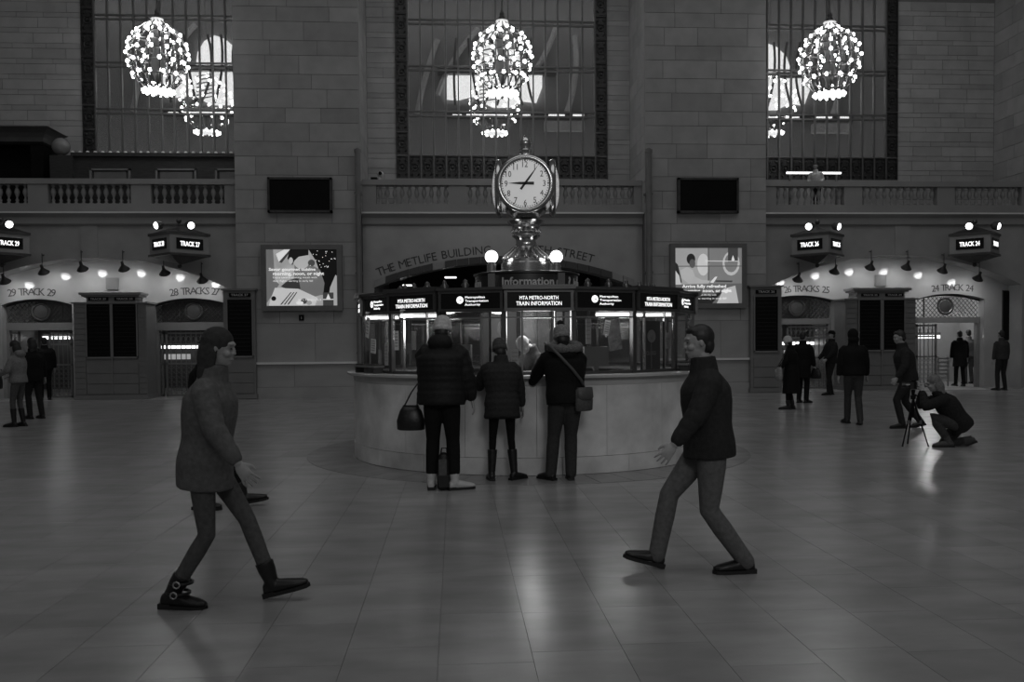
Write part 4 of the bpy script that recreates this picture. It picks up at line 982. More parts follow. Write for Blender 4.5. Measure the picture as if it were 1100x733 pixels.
def monitor(px, py, Dd, w_, h_, label, zdesk=1.04, tilt=0):
    p = dep(px, py, Dd); d = (p-BC); d.z = 0; d.normalize(); r_ = Vector((-d.y, d.x, 0))
    t = thing('monitor', label, 'monitor', (p.x, p.y, zdesk), group='monitors in the booth')
    MB().obox(p, r_*w_, d*.02, UP*h_).build('screen', PLASTIC, t); MB().obox(p-d*.021, r_*w_*.9, d*.004, UP*h_*.88).build('glass', BLACKG, t)
    MB().obox(Vector((p.x, p.y, (p.z-h_+zdesk)/2)), r_*.03, d*.02, UP*max(.01, (p.z-h_-zdesk)/2)).build('stand', PLASTIC, t); MB().obox(Vector((p.x, p.y, zdesk+.008)), r_*.1, d*.07, UP*.008).build('foot', PLASTIC, t)
monitor(491, 381, 10.57, .20, .12, 'grey monitor seen from behind next to the pale-hatted person')
monitor(640, 383, 10.62, .17, .12, 'grey monitor seen from behind next to the fur hood')
monitor(404, 385, 11.27, .15, .11, 'monitor at the left end of the booth')
def sheet(px, py, Dd, w_, h_, label, ang=0, m=PAPER, base=None):
    p = dep(px, py, Dd); d = (p-BC); d.z = 0; d.normalize(); r_ = Vector((-d.y, d.x, 0)); u = UP*math.cos(R(ang))+r_*math.sin(R(ang)); rr_ = r_*math.cos(R(ang))-UP*math.sin(R(ang))
    t = thing('notice', label, 'paper', p-UP*h_, group='papers inside the booth')
    MB().obox(p, rr_*w_, d*.002, u*h_).build('sheet', m, t)
    k = MB()
    for j in range(5): k.obox(p+d*.003+u*h_*(.7-.32*j), rr_*w_*.75, d*.0005, u*h_*.05)
    k.build('print_lines', mat('grey_print', .3, .8), t, kind='stuff')
    if base: MB().obox(p-d*.02-UP*(h_*.5), r_*.01, d*.01, UP*(h_*.5)).build('holder', BRONZE, t)
sheet(395, 352, 11.02, .05, .13, 'white paper hung at the left end of the booth', 12)
sheet(401, 372, 10.97, .07, .09, 'printed sheets clipped inside the left end of the booth', 5)
sheet(426, 366, 10.47, .035, .115, 'narrow pale notice strip on the glass left of the pale hat')
sheet(415, 381, 10.52, .035, .13, 'upright pale leaflet holder on the left of the booth', 0, mat('pale_plastic', .4, .5), 1)
sheet(553, 388, 10.22, .045, .14, 'upright pale panel at the window beside the clerk', 0, mat('pale_plastic', .4, .5), 1)
sheet(632, 356, 10.37, .035, .15, 'tall pale notice strip right of the fur hood', 0, mat('pale_plastic', .4, .5))
sheet(660, 360, 10.87, .11, .19, 'large map sheet hung inside the booth right of the fur hood', -8, mat('map_sheet', .28, .7, var=.5, scale=12))
sheet(652, 352, 10.67, .04, .09, 'small tilted white notice before the map sheet', 10)
sheet(718, 366, 11.17, .10, .10, 'grey leaflet rack at the right end of the booth', 0, mat('map_sheet', .28, .7, var=.5, scale=12))
# closed window with speaking disc
dphi = 43.5; c = BC+rad_dir(dphi)*(ap-.06); rt = tan_dir(dphi); nr = rad_dir(dphi)
t = thing('closed_shutter', 'dark shutter with a round speaking disc and CLOSED lettering at the booth window', 'shutter', c+UP*1.16)
MB().obox(c+UP*1.46, rt*.175, nr*.012, UP*.30).build('panel', BLACK, t)
v = MB(); v.lathe([(0, 0), (.075, 0), (.078, .008), (.03, .014), (.026, .03), (0, .03)], (0, 0, 0), 24); v.v = [c+UP*1.575+nr*(.012+p[2])+rt*p[0]+UP*p[1] for p in v.v]; v.build('speaking_disc', SILVER, t)
text('CLOSED', 'lettering', mat('dim_letter', .14, .5), t, c+UP*1.37+nr*.014, rt, UP, h=.045, width=.19, depth=.001)
MB().obox(c+UP*1.35+nr*.013, rt*.004, nr*.003, UP*.17).build('centre_strip', SILVER, t)
# trays on the counter at both ends
for phi, lab in ((-58, 'perforated metal tray on the left end of the counter'), (62, 'perforated metal tray on the right end of the counter')):
    c = boothp(2.32, phi, 1.14); rt = tan_dir(phi); nr = rad_dir(phi)
    t = thing('counter_tray', lab, 'tray', c, group='trays on the booth counter')
    MB().obox(c+UP*.085-nr*.02, rt*.34, nr*.07, UP*.012).build('shelf', SILVER, t)
    for q in (-.3, 0, .3): MB().obox(c+UP*.038+rt*q-nr*.02, rt*.012, nr*.06, UP*.036).build('foot', BRONZE, t)
    for q in range(9): MB().obox(c+UP*.105+rt*(-.3+.075*q)-nr*.02, rt*.014, nr*.05, UP*.01).build('slot_rib', BRONZE, t)
# ================================================================== PEOPLE
JOBS = []
def remesh(mb, name, m, parent, voxel=.012, smooth=4, **kw):
    o = mb.build(name, m, parent, True, local=True, **kw)
    r = o.modifiers.new('r', 'REMESH'); r.mode = 'VOXEL'; r.voxel_size = voxel; r.use_smooth_shade = True
    if smooth:
        q = o.modifiers.new('s', 'SMOOTH'); q.iterations = smooth; q.factor = .5
    JOBS.append(o); return o
def flush():
    dg = bpy.context.evaluated_depsgraph_get(); dg.update(); res = []
    for o in JOBS: res.append((o, bpy.data.meshes.new_from_object(o.evaluated_get(dg))))
    for o, me in res:
        old = o.data; mm = old.materials[0] if old.materials else None; o.modifiers.clear(); o.data = me; me.name = old.name
        if mm and not me.materials: me.materials.append(mm)
        me.polygons.foreach_set('use_smooth', [True]*len(me.polygons)); bpy.data.meshes.remove(old)
    JOBS.clear()
V = Vector
def ik(a, b, l1, l2, bend):
    a, b = V(a), V(b); d = b-a; L = min(d.length, (l1+l2)*.998); u = d.normalized(); b = a+u*L
    x = (l1*l1-l2*l2+L*L)/(2*L); h = math.sqrt(max(0, l1*l1-x*x)); n = V(bend)-u*V(bend).dot(u)
    n = n.normalized() if n.length > 1e-5 else u.orthogonal().normalized()
    return a+u*x+n*h, b
SHOES = {}
def shoe_mesh(kind):
    if kind in SHOES: return SHOES[kind]
    sh = {'shoe': .10, 'boot': .22, 'tall': .40}[kind]; m = MB()
    X, Z = V((1, 0, 0)), UP
    m.loft([(V((0, -.085, .045)), X*.022, Z*.03), (V((0, -.075, .05)), X*.034, Z*.042), (V((0, -.02, .06)), X*.040, Z*.05), (V((0, .05, .05)), X*.043, Z*.042), (V((0, .11, .042)), X*.047, Z*.034), (V((0, .16, .036)), X*.042, Z*.026), (V((0, .19, .032)), X*.022, Z*.018)], 12)
    r0 = .046 if kind == 'shoe' else .058
    m.tube([(0, -.02, .06), (0, -.028, .10)], [.045, .044], 12)
    so = MB(); pts = [(-.03, -.09), (.03, -.09), (.038, -.02), (.044, .06), (.05, .12), (.04, .18), (0, .20), (-.04, .18), (-.05, .12), (-.044, .06), (-.038, -.02)]
    so.plan(pts, .0, .024); so.plan([(-.034, -.094), (.034, -.094), (.036, -.02), (-.036, -.02)], 0, .032)
    SHOES[kind] = (m, so); return SHOES[kind]
def person(label, loc, rz, H=1.72, pose=None, wear=None, group=None, voxel=.012, z=0.0, fem=False):
    """loc: floor point under the pelvis; rz: heading (0 = facing away from the camera's side, +Y)"""
    P = dict(pel=(0, 0, .972), lean=2, side=0, twist=0, head=0, nod=0, la=(-.27, .06, .82), ra=(.27, .06, .82), lb=(-.3, -1, 0), rb=(.3, -1, 0),
             lf=(-.10, 0, 0), rf=(.10, 0, 0), lfy=8, rfy=-8, lfp=0, rfp=0, lk=(0, 1, 0), rk=(0, 1, 0)); P.update(pose or {})
    Wd = dict(top='jacket', topm=PUFF, hem=.02, thick=.05, puff=0, leg=JEAN, legr=1.0, shoe='shoe', shoem=LEATHER, hat='short', hatm=HAIR, sleeve=1.0, collar=1, hood=0, skin=SKIN, flare=0); Wd.update(wear or {})
    s = H/1.75; S = lambda p: V(p)*s
    root = thing('person', label, 'person', (loc[0], loc[1], z), rz, group)
    pel = S(P['pel']); th, si = R(P['lean']), R(P['side'])
    u = V((math.sin(si), math.sin(th)*math.cos(si), math.cos(th)*math.cos(si))).normalized()
    tw = R(P['twist']); x = V((math.cos(tw), -math.sin(tw), 0)); x = (x-u*x.dot(u)).normalized(); f = u.cross(x)      # side, front
    if f.dot(V((0, 1, 0))) < -.2 and abs(P['twist']) < 90: f = -f
    shw = (.165 if fem else .185)*s
    sl, sr = pel+u*.475*s-x*shw, pel+u*.475*s+x*shw
    nk = pel+u*.53*s
    hip = (.085 if not fem else .09)*s
    hx = V((1, 0, 0)); hl, hr = pel-hx*hip-UP*.03*s, pel+hx*hip-UP*.03*s
    ank = lambda q, pt, yw: S(q)+UP*.085*s*math.cos(R(pt))+V((math.sin(-R(yw)), -math.cos(R(yw)), 0))*(-.085*s*math.sin(R(pt)))*0
    kl, al = ik(hl, ank(P['lf'], P['lfp'], P['lfy']), .435*s, .43*s, P['lk']); kr, ar = ik(hr, ank(P['rf'], P['rfp'], P['rfy']), .435*s, .43*s, P['rk'])
    el, wl_ = ik(sl, S(P['la']), .285*s, .255*s, P['lb']); er, wr_ = ik(sr, S(P['ra']), .285*s, .255*s, P['rb'])
    # ---- body: one continuous skin
    b = MB(); LB = min(.92, Wd['legr']*.86)
    def ring(k, rx, ry, off=0): return (pel+u*k*s+f*off*s, x*rx*s, f*ry*s)
    wst = .12 if fem else .14
    b.loft([ring(-.10, .05, .045), ring(-.06, .115, .09), ring(0, .135, .098), ring(.12, wst-.01, .088), ring(.28, .155, .11, .01), ring(.38, .155, .10), ring(.44, .12, .08), ring(.50, .065, .058), ring(.53, .055, .052)], 16)
    hd_n = R(P['nod']); hd_t = R(P['head'])
    hf = (f*math.cos(hd_t)-x*math.sin(hd_t)).normalized(); hx_ = u.cross(hf).normalized()*-1; hx_ = hf.cross(u).normalized()
    hu = (u*math.cos(hd_n)+hf*math.sin(hd_n)).normalized(); hff = (hf*math.cos(hd_n)-u*math.sin(hd_n)).normalized()
    HR = Matrix((hx_, hff, hu)).transposed()
    hc = nk+hu*.165*s+hff*.025*s
    b.tube([nk-u*.03*s, nk+hu*.09*s], [.058*s, .052*s], 12)
    E = lambda p, rx, ry, rz_, **k: b.ell(hc+HR @ S(p), rx*s, ry*s, rz_*s, rot=HR, **k)
    E((0, -.008, .02), .075, .095, .098); E((0, .02, -.045), .055, .068, .075); E((0, .055, -.085), .028, .028, .025)
    E((0, .088, -.012), .011, .015, .026); E((0, .094, -.026), .015, .013, .011); E((0, .078, .03), .05, .016, .014); E((0, .082, -.062), .024, .014, .010)
    for q in (-1, 1): E((q*.076, -.005, -.005), .006, .014, .024); E((q*.04, .062, -.03), .025, .025, .022)
    for hp, kn, an in ((hl, kl, al), (hr, kr, ar)): b.tube([hp, hp.lerp(kn, .5), kn, kn.lerp(an, .35), an], [.085*s*LB, .072*s*LB, .052*s*LB, .050*s*LB, .036*s*LB], 12, True)
    def hand(w_, e_, side_):
        d = (w_-e_).normalized(); p = d.cross(UP); p = (p.normalized() if p.length > .2 else x)
        if p.dot(x)*side_ < 0 and abs(p.dot(x)) > .05: p = -p
        nrm = d.cross(p).normalized()
        if abs(d.z) > .7:
            p = f.copy(); p = (p-d*p.dot(d)).normalized(); nrm = (-x*side_); nrm = (nrm-d*nrm.dot(d)).normalized()
        elif nrm.z > 0: nrm = -nrm
        c = w_+d*.05*s; RR = Matrix((p, nrm, d)).transposed(); b.ell(c, .040*s, .017*s, .055*s, rot=RR)
        for k, (o_, l_) in enumerate(((-.032, .060), (-.011, .074), (.011, .078), (.032, .068))):
            r0 = c+d*.042*s+p*o_*s; b.tube([r0-d*.02*s, r0, r0+d*l_*.5*s+nrm*.008*s+p*o_*.3*s, r0+d*l_*.85*s+nrm*.03*s+p*o_*.4*s], [.009*s, .009*s, .0085*s, .007*s], 7, True)
        t0 = c-d*.02*s+p*.03*s; b.tube([t0, t0+p*.025*s+d*.03*s+nrm*.01*s, t0+p*.028*s+d*.062*s+nrm*.02*s], [.012*s, .011*s, .008*s], 7, True)
    for sh_, e_, w_, q in ((sl, el, wl_, -1), (sr, er, wr_, 1)):
        b.tube([sh_-x*q*.06*s-u*.05*s, sh_-u*.035*s-x*q*.02*s, e_, w_], [.05*s, .046*s, .038*s, .027*s], 12, True); hand(w_, e_, q)
    for a_, fy in ((al, P['lfy']), (ar, P['rfy'])):
        b.ell(a_+V((math.sin(-R(fy)), math.cos(R(fy)), 0))*.05*s-UP*.035*s, .035*s, .09*s, .03*s, rot=Matrix.Rotation(R(fy), 3, 'Z'))
    body = remesh(b, 'body', Wd['skin'], root, voxel*(.6 if voxel < .0105 else .8), 2)
    for q in (-1, 1):
        e_ = MB(); e_.ell(hc+HR @ S((q*.031, .083, .004)), .009*s, .006*s, .005*s, rot=HR, nu=8, nv=6); e_.build('eye', RUBBER, body, True, local=True)
    # ---- clothes
    T = Wd['thick']; m = MB(); hem = Wd['hem']; pf = Wd['puff']
    base = [(-.06, .155, .125), (.0, .165, .122), (.12, wst+.015, .105), (.28, .168, .12), (.38, .175, .115), (.44, .15, .10), (.48, .11, .085), (.515, .075, .07)]
    rows_ = []
    k0 = -hem; n = max(10, int((.515+hem)/.028))
    import bisect
    for j in range(n+1):
        kk = k0+(.515-k0)*j/n
        if kk <= base[0][0]: rx, ry = base[0][1:]; rx += Wd['flare']*(base[0][0]-kk); ry += Wd['flare']*(base[0][0]-kk)*.9
        else:
            i_ = max(1, min(len(base)-1, bisect.bisect([q[0] for q in base], kk))); a_, c_ = base[i_-1], base[i_]; t_ = (kk-a_[0])/(c_[0]-a_[0]); rx = a_[1]+(c_[1]-a_[1])*t_; ry = a_[2]+(c_[2]-a_[2])*t_
        tk = T*(1 if kk < .38 else max(.25, 1-(kk-.38)/.14))
        bulge = pf*abs(math.sin(math.pi*(kk-k0)/.075)) if pf and kk < .46 else 0
        down = V((0, 0, 1)) if kk < -.05 else u
        ctr = pel+u*max(kk, -.05)*s+UP*min(0, kk+.05)*s
        rows_.append((ctr, x*(rx+tk+bulge)*s, f*(ry+tk+bulge)*s))
    m.loft(rows_, 22)
    for sh_, e_, w_, q in ((sl, el, wl_, -1), (sr, er, wr_, 1)):
        w2 = e_.lerp(w_, .86); pts = [sh_-x*q*.075*s-u*.05*s, sh_-x*q*.02*s-u*.035*s]; rs = [(.055+T*.45)*s, (.056+T*.45)*s]; sh_ = sh_-u*.03*s
        for (a_, c_, r0, r1) in ((sh_, e_, .056, .048), (e_, w2, .048, .038)):
            for k in range(1, 7):
                t_ = k/6; pts.append(a_.lerp(c_, t_)); rs.append((r0+(r1-r0)*t_+T*(.48 if r1 > .045 else .48-.26*t_)*Wd['sleeve']+(pf*.7*(k % 2) if pf else .004*(k % 2)))*s)
        m.tube(pts, rs, 14, True)
    if Wd['collar']: m.tube([nk-u*.04*s, nk+u*.045*s+hu*.02*s], [(.085+T*.3)*s, (.075+T*.2)*s], 16)
    if Wd['hood']:
        m.ell(nk-f*.085*s+u*.01*s, .135*s, .075*s, .085*s, rot=Matrix((x, f, u)).transposed()); m.ell(nk-f*.06*s+u*.045*s, .12*s, .08*s, .05*s, rot=Matrix((x, f, u)).transposed())
    remesh(m, Wd['top'], Wd['topm'], root, voxel, 3)
    g = MB(); lr = Wd['legr']
    g.loft([ring(-.13, .06, .06), ring(-.10, .13, .11), ring(-.03, .165, .125), ring(.06, .16, .115)], 16)
    top_sh = {'shoe': .07, 'boot': .20, 'tall': .37}[Wd['shoe']]
    for hp, kn, an in ((hl, kl, al), (hr, kr, ar)):
        end = an+UP*0; l_ = (kn-an).length; e2 = an.lerp(kn, max(0, (top_sh-.085))/l_*.9+ (.0 if Wd['shoe'] == 'shoe' else .0)); 
        e2 = an.lerp(kn, min(.9, max(-.02, (top_sh-.10)*s/l_)))
        g.tube([hp+UP*.0, hp.lerp(kn, .3), hp.lerp(kn, .65), kn, kn.lerp(e2, .35), kn.lerp(e2, .75), e2], [.098*lr*s, .095*lr*s, .080*lr*s, .066*lr*s, .066*lr*s, .060*lr*s, (.056*lr+.002)*s], 14, True)
    remesh(g, 'trousers' if Wd['leg'] is not BLK or not fem else 'leggings', Wd['leg'], root, voxel, 3)
    MTS = []
    for side_, an, fy, fp in ((-1, al, P['lfy'], P['lfp']), (1, ar, P['rfy'], P['rfp'])):
        up_, so = shoe_mesh(Wd['shoe'])
        mt = Matrix.Translation(an) @ Matrix.Rotation(R(fy), 4, 'Z') @ Matrix.Rotation(R(fp), 4, 'X') @ Matrix.Translation((0, .025*s, -.085*s)) @ SCL(s*1.03, s*1.03, s)
        a_ = MB(); a_.v = [mt @ V(q) for q in up_.v]; a_.f = list(up_.f); so2 = MB(); so2.v = [mt @ V(q) for q in so.v]; so2.f = list(so.f)
        kn_ = kl if side_ < 0 else kr; dv = (kn_-an).normalized(); hs_ = {'shoe': .045, 'boot': .14, 'tall': .30}[Wd['shoe']]*s; r_ = {'shoe': .046, 'boot': .057, 'tall': .056}[Wd['shoe']]*s
        a_.tube([an-dv*.03*s, an+dv*.02*s, an+dv*hs_*.6, an+dv*hs_], [.043*s, .045*s, r_*.98, r_*(1.12 if Wd['shoe'] == 'tall' else 1.02)], 14)
        o = remesh(a_, 'boot' if Wd['shoe'] != 'shoe' else 'shoe', Wd['shoem'], root, voxel*.7, 2)
        so2.build('sole', RUBBER, o, local=True); MTS.append(mt)
    # ---- hair and hats
    h = MB(); Hh = Wd['hat']; EH = lambda mb, p, rx, ry, rz_, **k: mb.ell(hc+HR @ S(p), rx*s, ry*s, rz_*s, rot=HR, **k)
    if Hh in ('short', 'cap'):
        EH(h, (0, -.022, .038), .082, .095, .092); EH(h, (0, -.06, -.02), .072, .052, .07); EH(h, (0, .03, .085), .06, .055, .03)
        remesh(h, 'hair', Wd.get('hairm', HAIR), root, voxel*.8, 2)
    if Hh == 'long':
        EH(h, (0, -.018, .04), .087, .102, .095); EH(h, (0, -.075, -.06), .085, .055, .12); EH(h, (0, -.07, -.16), .09, .05, .10); EH(h, (.07, -.035, -.06), .022, .045, .10); EH(h, (-.07, -.035, -.06), .022, .045, .10)
        remesh(h, 'hair', Wd.get('hairm', HAIR), root, voxel*.8, 2)
    if Hh == 'bald':
        EH(h, (0, -.07, -.03), .068, .035, .035); remesh(h, 'hair', HAIRL, root, voxel*.8, 2)
    if Hh in ('beanie', 'bobble'):
        h.loft([(hc+HR @ S((0, -.005, z_)), hx_*r_*s, hff*r_*1.16*s) for z_, r_ in ((-.022, .084), (-.018, .091), (.045, .092), (.05, .088), (.075, .086), (.105, .072), (.125, .05), (.138, .02))], 18)
        ht = remesh(h, 'knit_hat', Wd['hatm'], root, voxel*.7, 1)
        bd = MB(); bd.loft([(hc+HR @ S((0, -.005, z_)), hx_*r_*s, hff*r_*1.16*s) for z_, r_ in ((-.03, .088), (-.026, .095), (.015, .096), (.02, .088))], 18); bd.build('hat_band', Wd['hatm'], ht, True, local=True)
        if Hh == 'bobble':
            pb = MB(); EH(pb, (0, -.01, .155), .040, .040, .034); pb.build('pompom', CO1, ht, True, local=True)
        hb = MB(); EH(hb, (0, -.04, -.045), .077, .062, .085); remesh(hb, 'hair', Wd.get('hairm', HAIR), root, voxel*.8, 2)
    if Hh == 'hood':
        EH(h, (0, -.03, .02), .10, .115, .115); EH(h, (0, -.06, -.08), .105, .08, .09); remesh(h, 'hood', Wd['hatm'], root, voxel, 2)
    if Hh == 'cap':
        c_ = MB(); c_.loft([(hc+HR @ S((0, -.01, z_)), hx_*r_*s, hff*r_*1.17*s) for z_, r_ in ((.03, .088), (.06, .090), (.10, .078), (.13, .045))], 16); c2 = remesh(c_, 'cap', Wd['hatm'], root, voxel*.7, 1)
        vz = MB(); vz.loft([(hc+HR @ S((0, .075, .035)), hx_*.07*s, hu*.006*s), (hc+HR @ S((0, .13, .03)), hx_*.06*s, hu*.006*s), (hc+HR @ S((0, .155, .022)), hx_*.03*s, hu*.005*s)], 12); vz.build('visor', Wd['hatm'], c2, local=True)
    J = dict(root=root, sl=sl, sr=sr, el=el, er=er, wl=wl_, wr=wr_, pel=pel, nk=nk, hc=hc, x=x, f=f, u=u, s=s, hl=hl, hr=hr, mt=MTS)
    J['W'] = lambda p: WM[root] @ p
    return J
def hang_bag(label, J, top, w_, d_, h_, m, grip, strap_r=.008, taper=.8, ang=0, cat='bag', name='handbag'):
    """bag whose mouth centre is `top` in the person's frame, straps up to `grip` points"""
    base = J['W'](V(top)-UP*h_); t = thing(name, label, cat, base, 0)
    xr = (WM[J['root']].to_3x3() @ J['x']); xr = Matrix.Rotation(R(ang), 3, 'Z') @ xr; yr = UP.cross(xr); b = MB()
    T_ = J['W'](V(top))
    b.loft([(T_-UP*h_*.98, xr*w_*.8, yr*d_*.7), (T_-UP*h_*.94, xr*w_*.97, yr*d_*.95), (T_-UP*h_*.6, xr*w_, yr*d_), (T_-UP*h_*.2, xr*w_*(taper+1)/2, yr*d_*.75), (T_, xr*w_*taper, yr*d_*.3)], 20); b.build('body', m, t, True)
    b2 = MB(); b2.loft([(T_-UP*.01, xr*w_*taper*1.02, yr*d_*.36), (T_+UP*.008, xr*w_*taper*1.02, yr*d_*.36)], 20); b2.build('rim', LEATHER, t)
    for q in grip:
        pts = [J['W'](V(p)) for p in q]; MB().tube([T_-xr*w_*taper*.8]+pts+[T_+xr*w_*taper*.8], strap_r, 6).build('strap', LEATHER, t)
    return t
# ------------------------------------------------------------------ the three at the counter
def base(pxa, pxb, py): return fl((pxa+pxb)/2, py)
AWAY = R(-3.0)                                            # heading straight away from the camera near the booth
b = base(464, 493, 526)
A = person('person in a black puffer jacket, pale knit hat and white boots at the counter', b, AWAY+R(-4), 1.76,
           dict(lf=(-.145, .0, 0), rf=(.10, -.03, 0), lfy=6, rfy=-62, lean=3, la=(-.12, .36, 1.0), ra=(.30, .05, .83), pel=(-.03, .0, .972), head=-8, nod=8),
           dict(topm=PUFF, hem=.10, thick=.085, puff=.010, hood=1, leg=BLK, legr=1.08, shoe='boot', shoem=WBOOT, hat='bobble', hatm=WHITEC, sleeve=1.1), voxel=.010)
fl_ = A['hc']
for q in (-1, 1):                                        # rolled boot cuffs
    pass
hang_bag('black leather handbag hanging at the left hip of the white-booted person', A, A['W'].__call__(V((0, 0, 0)))*0+V((-.37, .10, .86)), .15, .075, .26, LEATHER, [[(-.36, .08, 1.0), (-.27, .12, 1.13), (-.30, .14, 1.0)]], ang=0, taper=.55)
b = base(527, 552, 516.3)
B = person('person in a dark hip-length quilted coat and grey hat leaning on the counter', b, AWAY+R(6), 1.55,
           dict(lf=(-.13, 0, 0), rf=(.15, .0, 0), lfy=4, rfy=-50, lean=9, la=(-.24, .42, 1.12), ra=(.27, .10, .90), pel=(.0, -.06, .965), nod=10, head=10),
           dict(topm=DKG, hem=.19, thick=.055, puff=.008, leg=BLK, legr=.72, shoe='tall', shoem=LEATHER, hat='beanie', hatm=cloth('grey_hat', .07), flare=.10), voxel=.010, fem=True)
b = base(591, 612, 516.3)
C_ = person('person in a black parka with a fur hood and crossbody bag at the counter', b, AWAY+R(8), 1.68,
           dict(lf=(-.10, .02, 0), rf=(.13, .0, 0), lfy=30, rfy=-6, lean=7, la=(-.25, .40, 1.09), ra=(.20, .36, 1.08), pel=(.06, -.05, .97), nod=12, head=14),
           dict(topm=BLK, hem=.10, thick=.065, leg=JEAN, legr=1.12, shoe='shoe', hat='bobble', hatm=KNIT), voxel=.010)
# fur hood ring
fr = MB(); rr = random.Random(5); pts = []
c = C_['nk']-C_['f']*.03*C_['s']+C_['u']*.02
for k in range(28):
    a = 2*math.pi*k/28; pts.append(c+C_['x']*(.155*math.cos(a))+C_['f']*(.115*math.sin(a))-C_['u']*(.035*math.sin(a)*-1))
fr.tube(pts, [.047+rr.uniform(-.006, .009) for _ in pts], 10, closed=True)
fr.v = [tuple(V(p)+V((rr.uniform(-1, 1), rr.uniform(-1, 1), rr.uniform(-1, 1)))*.007) for p in fr.v]
fr.build('fur_trim', FUR, C_['root'], True, local=True)
hb = MB(); hb.ell(C_['nk']-C_['f']*.11+C_['u']*-.05, .12, .065, .10, rot=Matrix((C_['x'], C_['f'], C_['u'])).transposed()); hb.build('hood', BLK, C_['root'], True, local=True)
# crossbody bag at the right hip, strap over the left shoulder
t = thing('crossbody_bag', 'grey crossbody bag on the right hip of the fur-hooded person', 'bag', C_['W'](V((.25, -.12, .78))))
bb = MB(); T_ = V((.24, -.15, 1.02)); X_, Yv = V((.82, .57, 0)).normalized(), V((-.57, .82, 0)).normalized()
bb.loft([(C_['W'](T_-UP*z_), (WM[C_['root']].to_3x3() @ X_)*a_, (WM[C_['root']].to_3x3() @ Yv)*c_) for z_, a_, c_ in ((.25, .10, .04), (.24, .125, .055), (.14, .13, .06), (.02, .12, .05), (0, .10, .03))], 18); bb.build('body', GREYC, t, True)
fp = MB(); fp.loft([(C_['W'](T_-UP*z_-Yv*.012), (WM[C_['root']].to_3x3() @ X_)*a_, (WM[C_['root']].to_3x3() @ Yv)*c_) for z_, a_, c_ in ((.13, .10, .058), (.10, .125, .062), (-.005, .115, .045))], 18); fp.build('flap', mat('bag_flap', .07, .5), t, True)
s_ = C_['s']
st = [C_['W'](p) for p in (T_+X_*.0+V((.0, .0, .0)), V((.20, -.20, 1.10)), V((.10, -.225, 1.22)), V((-.03, -.215, 1.36)), V((-.13, -.15, 1.47)), V((-.155, -.02, 1.50)), V((-.12, .12, 1.40)))]
MB().tube(st, .016, 8).build('strap', mat('bag_strap', .08, .6), t, True)
# pack between the boots of A
p = fl(477, 526.5); p.y += .02
t = thing('rucksack', 'dark rucksack with a pale side panel standing between the white boots', 'bag', p)
m = MB(); m.loft([(p+UP*z_, V((a_, 0, 0)), V((0, c_, 0))) for z_, a_, c_ in ((.005, .05, .06), (.02, .068, .085), (.15, .075, .095), (.28, .070, .085), (.36, .05, .055), (.385, .02, .025))], 18); m.build('body', LEATHER, t, True)
MB().obox(p+V((-.01, -.092, .24)), V((.04, 0, 0)), V((0, .008, 0)), V((0, 0, .085))).build('panel', GREYC, t); MB().obox(p+V((.0, -.096, .10)), V((.055, 0, 0)), V((0, .012, 0)), V((0, 0, .06))).build('pocket', LEATHER, t)
MB().tube([p+V((-.03, 0, .37)), p+V((-.02, 0, .43)), p+V((.03, 0, .43)), p+V((.035, 0, .37))], .009, 6).build('handle', LEATHER, t)
# ------------------------------------------------------------------ clerk in the booth
cp = dep(577, 366, 10.9); cp.z = 0
person('clerk with a bald head and white shirt reading papers inside the booth', cp, R(122), 1.68, dict(lean=16, nod=38, head=6, la=(-.12, .40, 1.08), ra=(.12, .42, 1.06), pel=(0, -.06, .965)),
       dict(top='vest', topm=GREYC, hem=.02, thick=.012, sleeve=1.3, leg=CO1, hat='bald', collar=1, skin=mat('pale_skin', .55, .5)), voxel=.011)
p = dep(573, 396, 10.45); p.z = 1.145
t = thing('paper_stack', 'loose white papers on the counter before the clerk', 'paper', p)
for k in range(4): MB().obox(p+V((.01*k, .006*k, .004+.006*k)), V((.10, .02*k, 0)), V((-.02*k, .13, 0)), V((0, 0, .002))).build('sheet', PAPER, t)
# ------------------------------------------------------------------ walkers in the foreground
RIGHT, LEFT = R(-93), R(88)
f0 = fl(183, 650); S0 = 1.0
W1 = person('pedestrian in a grey coat and buckled black boots striding right in the left foreground', f0+V((.20, 0, 0)), RIGHT, 1.64,
       dict(pel=(0, .02, .915), lf=(-.07, .40, .03), rf=(.08, -.18, 0), lfy=2, rfy=-3, lfp=14, rfp=-2, lean=6, la=(-.27, -.16, .88), ra=(.27, .30, .92)),
       dict(top='coat', topm=cloth('near_coat', .13), hem=.18, thick=.045, leg=cloth('near_trousers', .10), legr=.82, shoe='boot', shoem=LEATHER, hat='long', hairm=cloth('dark_grey_hair', .05)), voxel=.010, fem=True)
for q in (.10, .165):                                    # buckle straps on the planted boot
    mt = W1['mt'][1]; c = V((0, -.005+q*.25, q)); MB().tube([mt @ (c+V((.064*math.cos(R(a)), .066*math.sin(R(a)), 0))) for a in range(0, 360, 30)], .009, 6, closed=True).build('boot_strap', LEATHER, W1['root'], True, local=True)
    MB().tube([mt @ (c+V((.074, .02*math.cos(R(a)), .02*math.sin(R(a))))) for a in range(0, 360, 45)], .005, 5, closed=True).build('buckle', SILVER, W1['root'], True, local=True)
f1 = fl(214, 546)
person('pedestrian in dark clothes walking right behind the grey-coated walker', f1+V((.05, 0, 0)), RIGHT, 1.66,
       dict(pel=(0, .03, .93), rf=(.08, -.02, 0), lf=(-.08, .36, .02), lfp=10, lean=5, la=(-.27, -.12, .86), ra=(.27, .22, .9)),
       dict(top='coat', topm=BLK, hem=.12, thick=.06, leg=BLK, legr=.9, shoe='boot', hat='cap', hatm=BLK), voxel=.011)
f2 = fl(797, 612)
